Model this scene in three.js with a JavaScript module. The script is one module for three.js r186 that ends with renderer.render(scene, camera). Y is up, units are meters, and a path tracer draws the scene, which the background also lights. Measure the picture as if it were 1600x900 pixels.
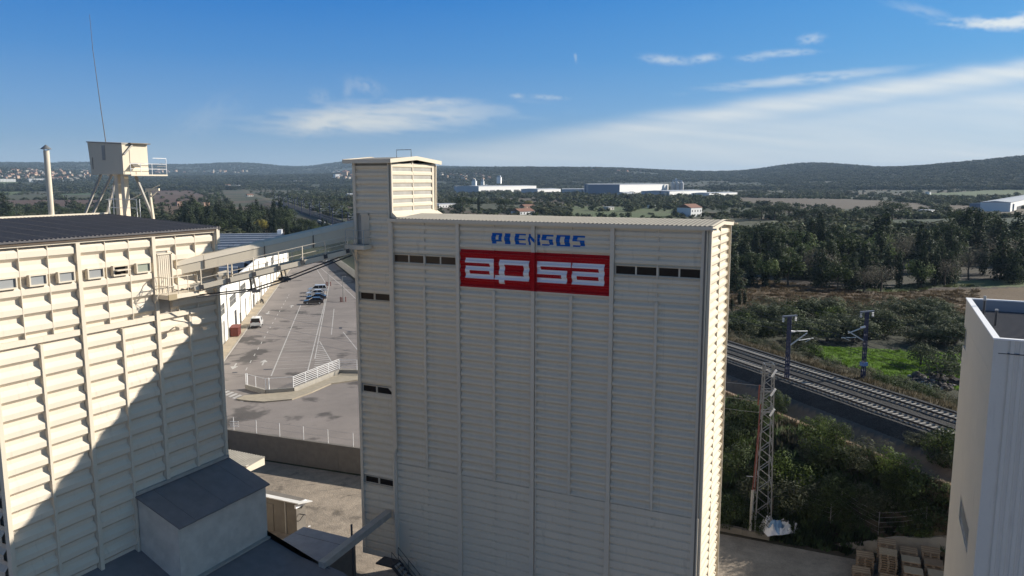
import * as THREE from 'three';

// ---------------------------------------------------------------- camera, sky, sun, exposure
const EYE = 29.65, F = 1203.2, PITCH = -0.1393, YAW = 0.4476;
const scene = new THREE.Scene();
const camera = new THREE.PerspectiveCamera(41.01, 16 / 9, 0.5, 20000);
camera.rotation.order = 'YXZ';
camera.rotation.set(PITCH, YAW, 0);
camera.position.set(0, EYE, 0);
camera.updateMatrixWorld(true); camera.matrixWorldInverse.copy(camera.matrixWorld).invert();
const renderer = new THREE.WebGLRenderer();
renderer.toneMapping = THREE.LinearToneMapping;
renderer.toneMappingExposure = 1.5;
renderer.shadowMap.enabled = true;

// towards the sun: to the right of the view and a little ahead, 27 degrees up
const SUN = new THREE.Vector3(1, 0.71, -1.0).normalize();
const sun = new THREE.DirectionalLight(new THREE.Color(1.0, 0.92, 0.81), 5.0);
sun.name = 'sun';
sun.position.copy(SUN).multiplyScalar(400).add(new THREE.Vector3(-20, 0, -45));
sun.target.position.set(-20, 0, -45);
sun.castShadow = true;
sun.shadow.radius = 1;
Object.assign(sun.shadow.camera, { left: -260, right: 260, top: 260, bottom: -260, near: 1, far: 1500 });
sun.shadow.mapSize.set(4096, 4096);
scene.add(sun, sun.target);

// ---------------------------------------------------------------- seeded randomness and noise
function rng(seed) {
  let a = seed >>> 0;
  return () => { a = (a + 0x6D2B79F5) | 0; let t = Math.imul(a ^ (a >>> 15), 1 | a); t = (t + Math.imul(t ^ (t >>> 7), 61 | t)) ^ t; return ((t ^ (t >>> 14)) >>> 0) / 4294967296; };
}
function hash2(x, y) { let h = Math.imul(x, 374761393) + Math.imul(y, 668265263); h = Math.imul(h ^ (h >>> 13), 1274126177); return ((h ^ (h >>> 16)) >>> 0) / 4294967296; }
function noise(x, y) {
  const i = Math.floor(x), j = Math.floor(y), u = x - i, v = y - j, a = u * u * (3 - 2 * u), b = v * v * (3 - 2 * v);
  const p = hash2(i, j), q = hash2(i + 1, j), r = hash2(i, j + 1), s = hash2(i + 1, j + 1);
  return p + (q - p) * a + (r - p) * b + (p - q - r + s) * a * b;
}
function fbm(x, y, n = 4) { let s = 0, w = 0.5, t = 0; for (let k = 0; k < n; k++) { s += w * noise(x, y); t += w; w *= 0.5; x = x * 2.03 + 17.1; y = y * 2.03 + 9.7; } return s / t; }
const clamp = THREE.MathUtils.clamp, lerp = THREE.MathUtils.lerp;
const sstep = (a, b, x) => { const t = clamp((x - a) / (b - a), 0, 1); return t * t * (3 - 2 * t); };

// ---------------------------------------------------------------- the sky: air and cirrus, computed by direction
{
  const W = 4096, H = 2048, data = new Float32Array(W * H * 4);
  const sunAz = Math.atan2(SUN.x, -SUN.z);
  const srgb = (r, g, b) => new THREE.Color().setRGB(r / 255, g / 255, b / 255, THREE.SRGBColorSpace).toArray();
  const keys = [[0, srgb(150, 178, 200)], [2.5, srgb(134, 170, 202)], [5, srgb(112, 160, 208)], [8.5, srgb(78, 142, 206)], [12.5, srgb(46, 124, 201)], [25, srgb(46, 94, 150)], [50, srgb(30, 64, 112)], [90, srgb(24, 52, 94)]];
  const streak = (X, Y, sx, sy, o) => fbm((X + o) / sx, (Y + o * 0.7) / sy, 5);
  function cirrus(X, Y) {
    // X to the right, Y up from the horizon, in units of 1/21 degree round the view direction
    const warp = (fbm(X / 90 + 3, Y / 40 + 8, 3) - 0.5) * 26;
    const edge = 42 + 150 * Math.pow(clamp((X - 560) / 1100, 0, 2.2), 1.0);   // top of the big sheet, rising to the right
    const below = edge - Y + warp * 0.4;
    const fine = streak(X - Y * 2.2, Y + X * 0.09, 210, 9, 5), soft = streak(X, Y + X * 0.12, 330, 26, 40);
    let a = sstep(-6, 30, below) * (0.46 + 0.5 * fine * soft * 1.7) * sstep(380, 900, X);
    const rim = Math.exp(-Math.pow((below - 14) / 13, 2)) * sstep(760, 1250, X);
    a += rim * (0.12 + 0.55 * fine);
    const gap = Math.exp(-Math.pow((below - 40) / 9, 2)) * sstep(1050, 1350, X);
    a *= 1 - 0.38 * gap * (0.4 + fine);
    a += 0.28 * sstep(80, -5, Y);
    const blob = (cx, cy, rx, ry, tilt, k, f = 0.42) => {
      const dx = X - cx, dy = Y - cy - tilt * dx, d = Math.hypot(dx / rx, dy / ry);
      if (d > 1.6) return 0;
      const n = streak(dx * 1.0 + warp * 1.4, dy * 1.0 + dx * 0.1, rx * 0.3, ry * 0.36, cx);
      return k * sstep(1.25, 0.2, d + (n - 0.5) * 1.5) * sstep(f - 0.26, f + 0.24, n);
    };
    a += blob(600, 96, 200, 24, 0.04, 0.85, 0.33) + blob(680, 119, 75, 7, 0.0, 0.6) + blob(560, 80, 150, 17, 0.0, 0.35) + blob(500, 84, 60, 20, 0.2, 0.4);
    a += blob(575, 142, 34, 14, -0.25, 0.28) + blob(548, 135, 10, 16, 0, 0.25) + blob(505, 126, 22, 14, 0, 0.2);
    a += blob(1035, 180, 46, 8, -0.08, 0.6) + blob(1095, 183, 26, 7, 0.1, 0.6) + blob(1215, 190, 60, 6, 0.05, 0.6) + blob(1255, 211, 24, 9, 0.1, 0.5) + blob(1165, 182, 26, 6, 0, 0.4);
    a += blob(1250, 152, 160, 9, 0.1, 0.65, 0.36) + blob(1540, 233, 80, 10, 0.0, 1.0, 0.3) + blob(1600, 242, 50, 12, 0.1, 0.8, 0.3) + blob(1420, 252, 60, 10, -0.2, 0.25);
    a += blob(808, 127, 12, 4, 0, 0.6) + blob(857, 125, 32, 4, -0.05, 0.5) + blob(330, 95, 60, 30, 0.4, 0.16);
    const cx = X - 897.5, cy = Y - 181;   // a short condensation trail
    if (Math.abs(cy) < 9) a += 0.55 * Math.exp(-Math.pow((cx + cy * 0.14) / 1.3, 2)) * sstep(-9, 6, cy) * sstep(9, 7, cy);
    return clamp(a, 0, 0.97);
  }
  for (let row = 0; row < H; row++) {
    const el = ((row + 0.5) / H - 0.5) * 180, e = Math.max(el, 0);
    let k = 0; while (k < keys.length - 2 && keys[k + 1][0] < e) k++;
    const t = clamp((e - keys[k][0]) / (keys[k + 1][0] - keys[k][0]), 0, 1);
    const base = [0, 1, 2].map((c) => lerp(keys[k][1][c], keys[k + 1][1][c], t));
    const cosE = Math.cos(el * Math.PI / 180), sinE = Math.sin(el * Math.PI / 180);
    for (let col = 0; col < W; col++) {
      const th = ((col + 0.5) / W - 0.5) * 2 * Math.PI, x = Math.cos(th) * cosE, z = Math.sin(th) * cosE;
      let az = Math.atan2(x, -z) + YAW;
      if (az > Math.PI) az -= 2 * Math.PI; if (az < -Math.PI) az += 2 * Math.PI;
      const mu = x * SUN.x + sinE * SUN.y + z * SUN.z;
      const near = 0.24 * Math.pow(Math.max(mu, 0), 2), glow = 0.35 * Math.pow(Math.max(mu, 0), 24);
      let r = base[0] + glow * 0.95 + near * 0.4, g = base[1] + glow * 0.95 + near * 0.95, b = base[2] + glow * 0.9 + near * 1.1;
      if (el > 0) {
        let a;
        if (el < 20 && Math.abs(az) < 1.1) a = cirrus(800 + 1214 * Math.tan(az), 1203 * Math.tan(el * Math.PI / 180) / Math.cos(az));
        else a = 0.34 * sstep(0.42, 0.75, fbm(th * 9 + 50, el / 5, 3)) * sstep(60, 15, el) + 0.2 * sstep(3.3, 0, el);
        const cb = 0.66 + 0.25 * Math.max(mu, 0);
        r = lerp(r, cb * 0.93, a); g = lerp(g, cb * 1.0, a); b = lerp(b, cb * 1.03, a);
      }
      const o = (row * W + col) * 4;
      data[o] = r / 1.5; data[o + 1] = g / 1.5; data[o + 2] = b / 1.5; data[o + 3] = 1;
    }
  }
  const sky = new THREE.DataTexture(data, W, H, THREE.RGBAFormat, THREE.FloatType);
  sky.mapping = THREE.EquirectangularReflectionMapping;
  sky.magFilter = sky.minFilter = THREE.LinearFilter;
  sky.needsUpdate = true;
  scene.background = sky; scene.environment = sky;
}
scene.fog = new THREE.FogExp2(new THREE.Color(0.55, 0.76, 1.0), 0.00008);

// ---------------------------------------------------------------- names, things, geometry helpers
const taken = {};
function numbered(name) { const n = taken[name] = (taken[name] ?? -1) + 1; return n ? `${name}_${String(n).padStart(3, '0')}` : name; }
function tag(o, label, category, group) { if (label) o.userData.label = label; if (category) o.userData.category = category; if (group) o.userData.group = group; return o; }
function thing(name, label, category, [x, y, z] = [0, 0, 0], turn = 0, group) {
  const o = new THREE.Group(); o.name = numbered(name); o.position.set(x, y, z); o.rotation.y = turn; scene.add(o);
  return tag(o, label, category, group);
}
function dup(root, [x, y, z], turn, scale, label, group) {
  const r = root.clone(); r.userData = { ...root.userData }; r.name = numbered(root.name.replace(/_\d{3}$/, '')); scene.add(r);
  r.position.set(x, y, z); r.rotation.y = turn; if (scale) { if (scale.length) r.scale.set(...scale); else r.scale.setScalar(scale); }
  if (label) r.userData.label = label; if (group) r.userData.group = group;
  return r;
}
const V = (x, y, z) => new THREE.Vector3(x, y, z);
class Geo {
  constructor() { this.p = []; this.n = []; this.u = []; this.c = null; this.col = null; }
  tint(c) { this.c = this.c || []; this.col = c; return this; }
  tri(a, b, c) {
    const ux = b[0] - a[0], uy = b[1] - a[1], uz = b[2] - a[2], vx = c[0] - a[0], vy = c[1] - a[1], vz = c[2] - a[2];
    let nx = uy * vz - uz * vy, ny = uz * vx - ux * vz, nz = ux * vy - uy * vx; const l = Math.hypot(nx, ny, nz);
    if (l < 1e-12) return this; nx /= l; ny /= l; nz /= l;
    const ax = Math.abs(nx), ay = Math.abs(ny), az = Math.abs(nz);
    for (const q of [a, b, c]) {
      this.p.push(q[0], q[1], q[2]); this.n.push(nx, ny, nz);
      if (ay >= ax && ay >= az) this.u.push(q[0], q[2]); else if (ax >= az) this.u.push(q[2], q[1]); else this.u.push(q[0], q[1]);
      if (this.c) this.c.push(...this.col);
    }
    return this;
  }
  quad(a, b, c, d) { this.tri(a, b, c); return this.tri(a, c, d); }
  poly(pts) { for (let k = 1; k + 1 < pts.length; k++) this.tri(pts[0], pts[k], pts[k + 1]); return this; }
  hexa(P) { const [a, b, c, d, e, f, g, h] = P; this.quad(d, c, b, a); this.quad(e, f, g, h); this.quad(a, b, f, e); this.quad(b, c, g, f); this.quad(c, d, h, g); return this.quad(d, a, e, h); }
  // axis-aligned or turned box by its centre
  box(cx, cy, cz, w, h, d, ry = 0) {
    const c = Math.cos(ry), s = Math.sin(ry), P = [];
    for (const y of [-h / 2, h / 2]) for (const [x, z] of [[-w / 2, d / 2], [w / 2, d / 2], [w / 2, -d / 2], [-w / 2, -d / 2]]) P.push([cx + x * c + z * s, cy + y, cz - x * s + z * c]);
    return this.hexa(P);
  }
  span(x0, x1, y0, y1, z0, z1) { return this.box((x0 + x1) / 2, (y0 + y1) / 2, (z0 + z1) / 2, Math.abs(x1 - x0), Math.abs(y1 - y0), Math.abs(z1 - z0)); }
  // a bar of w x h section from a to b; h along up
  bar(a, b, w, h = w, up = [0, 1, 0]) {
    const A = V(...a), B = V(...b), d = B.clone().sub(A).normalize(); let U = V(...up);
    if (Math.abs(d.dot(U)) > 0.97) U = V(1, 0, 0);
    const s = d.clone().cross(U).normalize().multiplyScalar(w / 2), t = s.clone().cross(d).normalize().multiplyScalar(h / 2), P = [];
    for (const q of [A, B]) for (const [i, j] of [[-1, -1], [1, -1], [1, 1], [-1, 1]]) P.push(q.clone().addScaledVector(s, i).addScaledVector(t, j).toArray());
    return this.hexa(P);
  }
  // a round tube through points, radius r (or radii)
  tube(pts, r, seg = 6, caps = true) {
    const R = Array.isArray(r) ? r : pts.map(() => r), rings = [];
    for (let k = 0; k < pts.length; k++) {
      const a = V(...pts[Math.max(k - 1, 0)]), b = V(...pts[Math.min(k + 1, pts.length - 1)]), d = b.sub(a).normalize();
      const U = Math.abs(d.y) > 0.9 ? V(1, 0, 0) : V(0, 1, 0), s = d.clone().cross(U).normalize(), t = s.clone().cross(d).normalize(), ring = [];
      for (let j = 0; j < seg; j++) { const q = j / seg * 2 * Math.PI; ring.push([pts[k][0] + R[k] * (s.x * Math.cos(q) + t.x * Math.sin(q)), pts[k][1] + R[k] * (s.y * Math.cos(q) + t.y * Math.sin(q)), pts[k][2] + R[k] * (s.z * Math.cos(q) + t.z * Math.sin(q))]); }
      rings.push(ring);
    }
    for (let k = 0; k + 1 < rings.length; k++) for (let j = 0; j < seg; j++) { const i = (j + 1) % seg; this.quad(rings[k][j], rings[k + 1][j], rings[k + 1][i], rings[k][i]); }
    if (caps) { this.poly(rings[0]); this.poly(rings[rings.length - 1].slice().reverse()); }
    return this;
  }
  // a closed outline [[a, b], ...] swept along a straight axis; at(a, b, t) gives the point
  sweep(outline, at, t0, t1) {
    for (let k = 0; k < outline.length; k++) { const p = outline[k], q = outline[(k + 1) % outline.length]; this.quad(at(p[0], p[1], t0), at(q[0], q[1], t0), at(q[0], q[1], t1), at(p[0], p[1], t1)); }
    const face = THREE.ShapeUtils.triangulateShape(outline.map((p) => new THREE.Vector2(p[0], p[1])), []);
    for (const f of face) { const P = f.map((k) => outline[k]); this.tri(...P.map((p) => at(p[0], p[1], t1))); this.tri(...P.slice().reverse().map((p) => at(p[0], p[1], t0))); }
    return this;
  }
  geometry() {
    const g = new THREE.BufferGeometry();
    g.setAttribute('position', new THREE.Float32BufferAttribute(this.p, 3)); g.setAttribute('normal', new THREE.Float32BufferAttribute(this.n, 3)); g.setAttribute('uv', new THREE.Float32BufferAttribute(this.u, 2));
    if (this.c) g.setAttribute('color', new THREE.Float32BufferAttribute(this.c, 3));
    return g;
  }
  build(name, material, parent) {
    const m = new THREE.Mesh(this.geometry(), material);
    if (parent) { m.name = name; parent.add(m); } else { m.name = numbered(name); scene.add(m); }
    return m;
  }
}
const G = () => new Geo();
function struct(o) { o.userData.kind = 'structure'; return o; }
function stuff(o) { o.userData.kind = 'stuff'; return o; }

// ---------------------------------------------------------------- materials
function tex(w, h, fn, srgb = true, rx = 1, ry = 1) {
  const d = new Uint8Array(w * h * 4);
  for (let y = 0; y < h; y++) for (let x = 0; x < w; x++) { const c = fn(x / w, y / h, x, y), o = (y * w + x) * 4; d[o] = clamp(c[0], 0, 1) * 255; d[o + 1] = clamp(c[1], 0, 1) * 255; d[o + 2] = clamp(c[2], 0, 1) * 255; d[o + 3] = 255; }
  const t = new THREE.DataTexture(d, w, h); t.wrapS = t.wrapT = THREE.RepeatWrapping; t.magFilter = t.minFilter = THREE.LinearFilter; t.repeat.set(rx, ry); if (srgb) t.colorSpace = THREE.SRGBColorSpace; t.needsUpdate = true; return t;
}
// noise that repeats after `per` cells
function pnoise(x, y, per) {
  const i = Math.floor(x), j = Math.floor(y), u = x - i, v = y - j, a = u * u * (3 - 2 * u), b = v * v * (3 - 2 * v), m = (k) => ((k % per) + per) % per;
  const p = hash2(m(i), m(j) + 991), q = hash2(m(i + 1), m(j) + 991), r = hash2(m(i), m(j + 1) + 991), s = hash2(m(i + 1), m(j + 1) + 991);
  return p + (q - p) * a + (r - p) * b + (p - q - r + s) * a * b;
}
function pfbm(u, v, cells, n = 4) { let s = 0, w = 0.5, t = 0, c = cells; for (let k = 0; k < n; k++) { s += w * pnoise(u * c + k * 3, v * c + k * 5, c); t += w; w *= 0.55; c *= 2; } return s / t; }
const lin = (r, g, b) => new THREE.Color().setRGB(r, g, b);
const std = (c, o = {}) => new THREE.MeshStandardMaterial({ color: c, roughness: 0.8, ...o });
// faint run marks and dust grain on painted sheet: multiplies the paint colour
const grimeTex = tex(512, 512, (u, v) => {
  const run = pfbm(u * 1, v * 0.12, 64, 3), patch = pfbm(u, v, 5, 4), speck = pnoise(u * 256, v * 256, 256);
  let k = 0.95 + 0.05 * patch; k -= 0.07 * sstep(0.58, 0.85, run) * sstep(0.35, 0.7, patch); k -= speck > 0.965 ? 0.08 : 0;
  return [k, k * 0.992, k * 0.975];
}, true, 0.11, 0.11);
const grainTex = tex(512, 512, (u, v) => { const k = 0.86 + 0.14 * pfbm(u, v, 12, 5); return [k, k, k]; }, true, 0.2, 0.2);
const grainBump = tex(512, 512, (u, v) => { const k = pfbm(u, v, 48, 4); return [k, k, k]; }, false, 0.25, 0.25);
const M = {
  cream: new THREE.MeshPhysicalMaterial({ color: lin(0.72, 0.65, 0.53), roughness: 0.8, specularIntensity: 0.4, map: grimeTex }),
  creamTrim: new THREE.MeshPhysicalMaterial({ color: lin(0.70, 0.635, 0.53), roughness: 0.75, specularIntensity: 0.4, map: grimeTex }),
  creamLeft: new THREE.MeshPhysicalMaterial({ color: lin(0.72, 0.65, 0.55), roughness: 0.8, specularIntensity: 0.4, map: grimeTex }),
  red: new THREE.MeshPhysicalMaterial({ color: lin(0.42, 0.006, 0.01), roughness: 0.8, specularIntensity: 0.3, map: grimeTex }),
  blue: new THREE.MeshPhysicalMaterial({ color: lin(0.004, 0.10, 0.40), roughness: 0.8, specularIntensity: 0.3 }),
  white: std(lin(0.80, 0.80, 0.80), { roughness: 0.6 }),
  render: std(lin(0.80, 0.785, 0.75), { roughness: 0.9, map: grimeTex }),
  darkRoof: std(lin(0.105, 0.10, 0.105), { roughness: 0.75, map: grainTex }),
  roofCream: new THREE.MeshPhysicalMaterial({ color: lin(0.33, 0.31, 0.27), roughness: 0.95, specularIntensity: 0.3, map: grainTex }),
  slateRoof: std(lin(0.19, 0.185, 0.195), { roughness: 0.7, map: grainTex }),
  flatRoof: std(lin(0.30, 0.31, 0.34), { roughness: 0.8, map: grainTex }),
  greyWall: std(lin(0.44, 0.42, 0.38), { roughness: 0.9, map: grainTex }),
  plaster: std(lin(0.68, 0.645, 0.57), { roughness: 0.9, map: grainTex }),
  concrete: std(lin(0.40, 0.37, 0.32), { roughness: 0.92, map: grainTex }),
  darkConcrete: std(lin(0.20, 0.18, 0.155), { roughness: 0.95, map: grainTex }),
  steel: std(lin(0.45, 0.45, 0.44), { roughness: 0.5, metalness: 0.3 }),
  galv: std(lin(0.26, 0.26, 0.255), { roughness: 0.45, metalness: 0.5 }),
  darkSteel: std(lin(0.06, 0.06, 0.065), { roughness: 0.6, metalness: 0.2 }),
  rust: std(lin(0.17, 0.045, 0.032), { roughness: 0.8 }),
  navy: std(lin(0.014, 0.026, 0.085), { roughness: 0.55 }),
  glassDark: new THREE.MeshPhysicalMaterial({ color: lin(0.012, 0.009, 0.008), roughness: 0.2, specularIntensity: 0.5 }),
  glassBrown: new THREE.MeshPhysicalMaterial({ color: lin(0.024, 0.012, 0.008), roughness: 0.3, specularIntensity: 0.5 }),
  glassGrey: new THREE.MeshPhysicalMaterial({ color: lin(0.30, 0.31, 0.31), roughness: 0.25 }),
  glassGreen: new THREE.MeshPhysicalMaterial({ color: lin(0.30, 0.33, 0.27), roughness: 0.25 }),
  black: std(lin(0.012, 0.012, 0.013), { roughness: 0.8 }),
  tyre: std(lin(0.02, 0.02, 0.02), { roughness: 0.9 }),
  wood: std(lin(0.30, 0.20, 0.12), { roughness: 0.9, map: grainTex }),
  woodGrey: std(lin(0.27, 0.22, 0.17), { roughness: 0.95, map: grainTex }),
  woodPale: std(lin(0.46, 0.35, 0.23), { roughness: 0.9, map: grainTex }),
  paint: std(lin(0.52, 0.50, 0.47), { roughness: 0.8, map: grainTex }),
  rail: std(lin(0.05, 0.04, 0.035), { roughness: 0.5, metalness: 0.5 }),
  sleeper: std(lin(0.33, 0.31, 0.28), { roughness: 0.9 }),
  terracotta: std(lin(0.22, 0.11, 0.075), { roughness: 0.9 }),
  bark: std(lin(0.09, 0.07, 0.05), { roughness: 0.95 }),
  leaf: new THREE.MeshPhysicalMaterial({ color: lin(1.3, 1.3, 1.2), roughness: 0.9, specularIntensity: 0.25, transmission: 0.35, vertexColors: true, side: THREE.DoubleSide }),
};
// ---------------------------------------------------------------- the lie of the land
// the railway runs past behind everything: R0 a point of its far rail, RD its direction, s the distance beyond it
const RAIL_Y = 8.2, R0 = [-18.4, -104.4], RD = [0.728, 0.6856];
const railS = (x, z) => (x - R0[0]) * RD[1] - (z - R0[1]) * RD[0];
const railT = (x, z) => (x - R0[0]) * RD[0] + (z - R0[1]) * RD[1];
const railXZ = (t, s) => [R0[0] + RD[0] * t + RD[1] * s, R0[1] + RD[1] * t - RD[0] * s];
// the street beside the railway: t along it (away), r across it (to the right)
const U = [-0.603, -0.798], RV = [0.798, -0.603], ROAD_Y = 2.65;
const street = (t, r) => [U[0] * t + RV[0] * r, U[1] * t + RV[1] * r];
const wallZ = (x) => -60.9 - (x + 47.4) * 0.087;             // the retaining wall between street and yard
const viewAz = (x, z) => Math.atan2(x, -z) + YAW;             // bearing from the view's middle
function hills(x, z) {
  const r = Math.hypot(x, z), a = viewAz(x, z) * 57.2958, bump = (c, w) => Math.exp(-Math.pow((a - c) / w, 2));
  let h = 0;
  h += 34 * sstep(1500, 3600, r) * (0.5 + 0.9 * fbm(x / 1400 + 5, z / 1400, 3));
  // wooded ridges: the near one on the right, the middle ones, the blue far range on the left, the town's rise
  h += 104 * sstep(1700, 3300, r) * sstep(15, 42, a) * (0.82 + 0.36 * fbm(x / 900, z / 900 + 3, 4));
  h += 56 * sstep(2200, 4300, r) * bump(21, 4.2) * (0.85 + 0.3 * fbm(x / 700, z / 700, 3));
  h += 62 * sstep(2000, 3900, r) * bump(2, 13) * (0.75 + 0.5 * fbm(x / 800 + 9, z / 800, 4));
  h += (122 * bump(-19, 4.6) + 104 * bump(-26.5, 4.6) + 92 * bump(-11.5, 3.5) + 60 * bump(-7, 6) + 56 * bump(-34, 5)) * sstep(4200, 6900, r) * (0.86 + 0.28 * fbm(x / 1100 + 2, z / 1100, 4));
  h += 44 * sstep(2500, 4200, r) * sstep(-23, -34, a);
  return h;
}
function land(x, z) {
  const r = Math.hypot(x, z), plain = 3.2 + 1.6 * (fbm(x / 260, z / 260, 3) - 0.5) * sstep(120, 320, r) + (r > 1400 ? hills(x, z) : 0);
  if (r > 1250) return plain;
  return lerp(nearLand(x, z, r, plain), plain, sstep(760, 1250, r));
}
function nearLand(x, z, r, plain) {
  const s = railS(x, z);
  if (s > 1) { const bank = lerp(7.6, 5.6, sstep(2, 8, s)), t = sstep(30, 110, s); return lerp(bank, plain, t) + 0.3 * (fbm(x / 6, z / 6, 2) - 0.5) * sstep(3, 9, s); }
  if (s > -8) return 7.2;
  const top = lerp(6.1, 7.2, sstep(-11, -8, s));
  if (x < -18 && z < wallZ(x) - 0.9) {
    const t = sstep(-25, -12, s), far = sstep(260, 420, r);
    return lerp(lerp(ROAD_Y - 0.12, plain - 0.1, far), top, t);
  }
  const u = -64.4 - z;
  if (u <= 0) return -0.1;
  if (s >= -12) return top;
  const w = u / (u - (s + 12));
  return -0.1 + (top + 0.1) * Math.pow(w, 0.8) + 0.5 * (fbm(x / 3, z / 3, 3) - 0.5) * Math.min(1, u);
}
// where the line of sight through a place in the photograph (1600 x 900) meets the land
const AX = new THREE.Vector3(), AYv = new THREE.Vector3(), AZ = new THREE.Vector3(); camera.matrixWorld.extractBasis(AX, AYv, AZ);
const sight = (px, py) => AX.clone().multiplyScalar((px - 800) / F).addScaledVector(AYv, (450 - py) / F).sub(AZ);
function onLand(px, py) {
  const d = sight(px, py); let t = 40, step = 1;
  for (let k = 0; k < 4000; k++) { const n = t + step; if (EYE + d.y * n < land(d.x * n, d.z * n)) { let a = t, b = n; for (let j = 0; j < 14; j++) { const m = (a + b) / 2; if (EYE + d.y * m < land(d.x * m, d.z * m)) b = m; else a = m; } t = b; return [d.x * t, land(d.x * t, d.z * t), d.z * t]; } t = n; step = Math.max(0.4, t * 0.004); if (t > 9000) break; }
  return null;
}
const onLevel = (px, py, y) => { const d = sight(px, py), t = (y - EYE) / d.y; return [d.x * t, y, d.z * t]; };
const ranges = (p) => Math.hypot(p[0], p[2]);

// fields: outlines on the plain, colours of crop and soil
const C = { green: [0.095, 0.165, 0.024], grass: [0.085, 0.115, 0.035], olive: [0.06, 0.065, 0.03], brown: [0.11, 0.067, 0.032], red: [0.095, 0.052, 0.036], tan: [0.115, 0.09, 0.06], dark: [0.034, 0.055, 0.026], dull: [0.055, 0.066, 0.034] };
const fields = [
  [[[1250, 541], [1300, 543], [1430, 552], [1512, 556], [1512, 612], [1450, 602], [1400, 594], [1350, 580], [1300, 564]], C.green, 5.6, 0.25],
  [[[1130, 443], [1290, 452], [1350, 462], [1450, 454], [1640, 446], [1640, 505], [1400, 512], [1250, 506], [1130, 500]], C.brown, 3.6, 0.5],
  [[[1325, 462], [1400, 450], [1460, 438], [1640, 436], [1640, 447], [1470, 449], [1400, 462], [1345, 470]], C.grass, 3.4, 0.3],
  [[[1130, 340], [1260, 345], [1270, 356], [1130, 362]], C.olive, 3.2, 0.4],
  [[[1370, 343], [1640, 340], [1640, 356], [1390, 358]], C.dark, 3.2, 0.3], [[[1330, 362], [1640, 366], [1640, 384], [1380, 376]], C.olive, 3.2, 0.5],
  [[[1150, 309], [1330, 311], [1440, 318], [1480, 330], [1300, 326], [1150, 318]], C.tan, 3.2, 0.4], [[[1480, 320], [1640, 328], [1640, 338], [1460, 334]], C.tan, 3.2, 0.4],
  [[[1430, 303], [1640, 300], [1640, 307], [1450, 308]], C.grass, 3.2, 0.2],
  [[[890, 322], [1060, 325], [1060, 340], [880, 342]], C.grass, 3.2, 0.5], [[[1000, 326], [1060, 328], [1060, 332], [980, 331]], C.tan, 3.2, 0.4],
  [[[-60, 294], [30, 295], [52, 300], [30, 305], [-60, 305]], C.grass, 3.2, 0.3], [[[-60, 306], [160, 304], [160, 312], [-60, 312]], C.olive, 3.2, 0.3],
  [[[90, 304], [165, 302], [165, 310], [92, 311]], [0.06, 0.11, 0.04], 3.2, 0.3], [[[-60, 313], [165, 312], [165, 321], [-60, 323]], C.red, 3.2, 0.3],
  [[[-60, 323], [30, 323], [25, 330], [-60, 330]], C.tan, 3.2, 0.3], [[[30, 331], [170, 328], [170, 344], [30, 345]], C.dull, 3.2, 0.5],
  [[[232, 300], [300, 299], [330, 308], [325, 320], [235, 322]], C.red, 3.2, 0.5], [[[235, 322], [330, 320], [345, 334], [240, 338]], C.brown, 3.2, 0.5],
  [[[412, 292], [460, 293], [455, 297], [415, 297]], C.dull, 3.2, 0.4], [[[530, 330], [560, 326], [560, 342], [534, 343]], C.tan, 3.2, 0.5],
  [[[250, 272], [380, 272], [385, 277], [250, 277]], C.red, 4, 0.3], [[[720, 318], [830, 320], [830, 330], [720, 330]], C.olive, 3.2, 0.5],
].map(([px, color, y, rough]) => {
  const P = px.map(([a, b]) => { const p = onLevel(a, Math.max(b, 285.5), y); return [p[0], p[2]]; });
  return { P, color, rough, x0: Math.min(...P.map((p) => p[0])), x1: Math.max(...P.map((p) => p[0])), z0: Math.min(...P.map((p) => p[1])), z1: Math.max(...P.map((p) => p[1])) };
});
function inPoly(P, x, z) { let c = false; for (let i = 0, j = P.length - 1; i < P.length; j = i++) if ((P[i][1] > z) !== (P[j][1] > z) && x < (P[j][0] - P[i][0]) * (z - P[i][1]) / (P[j][1] - P[i][1]) + P[i][0]) c = !c; return c; }
function fieldAt(x, z) { const k = Math.min(1, Math.hypot(x, z) / 400), X = x + k * 8 * (fbm(x / 30, z / 30, 2) - 0.5), Z = z + k * 8 * (fbm(x / 30 + 9, z / 30, 2) - 0.5); for (const f of fields) if (X > f.x0 && X < f.x1 && Z > f.z0 && Z < f.z1 && inPoly(f.P, X, Z)) return f; return null; }

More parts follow.
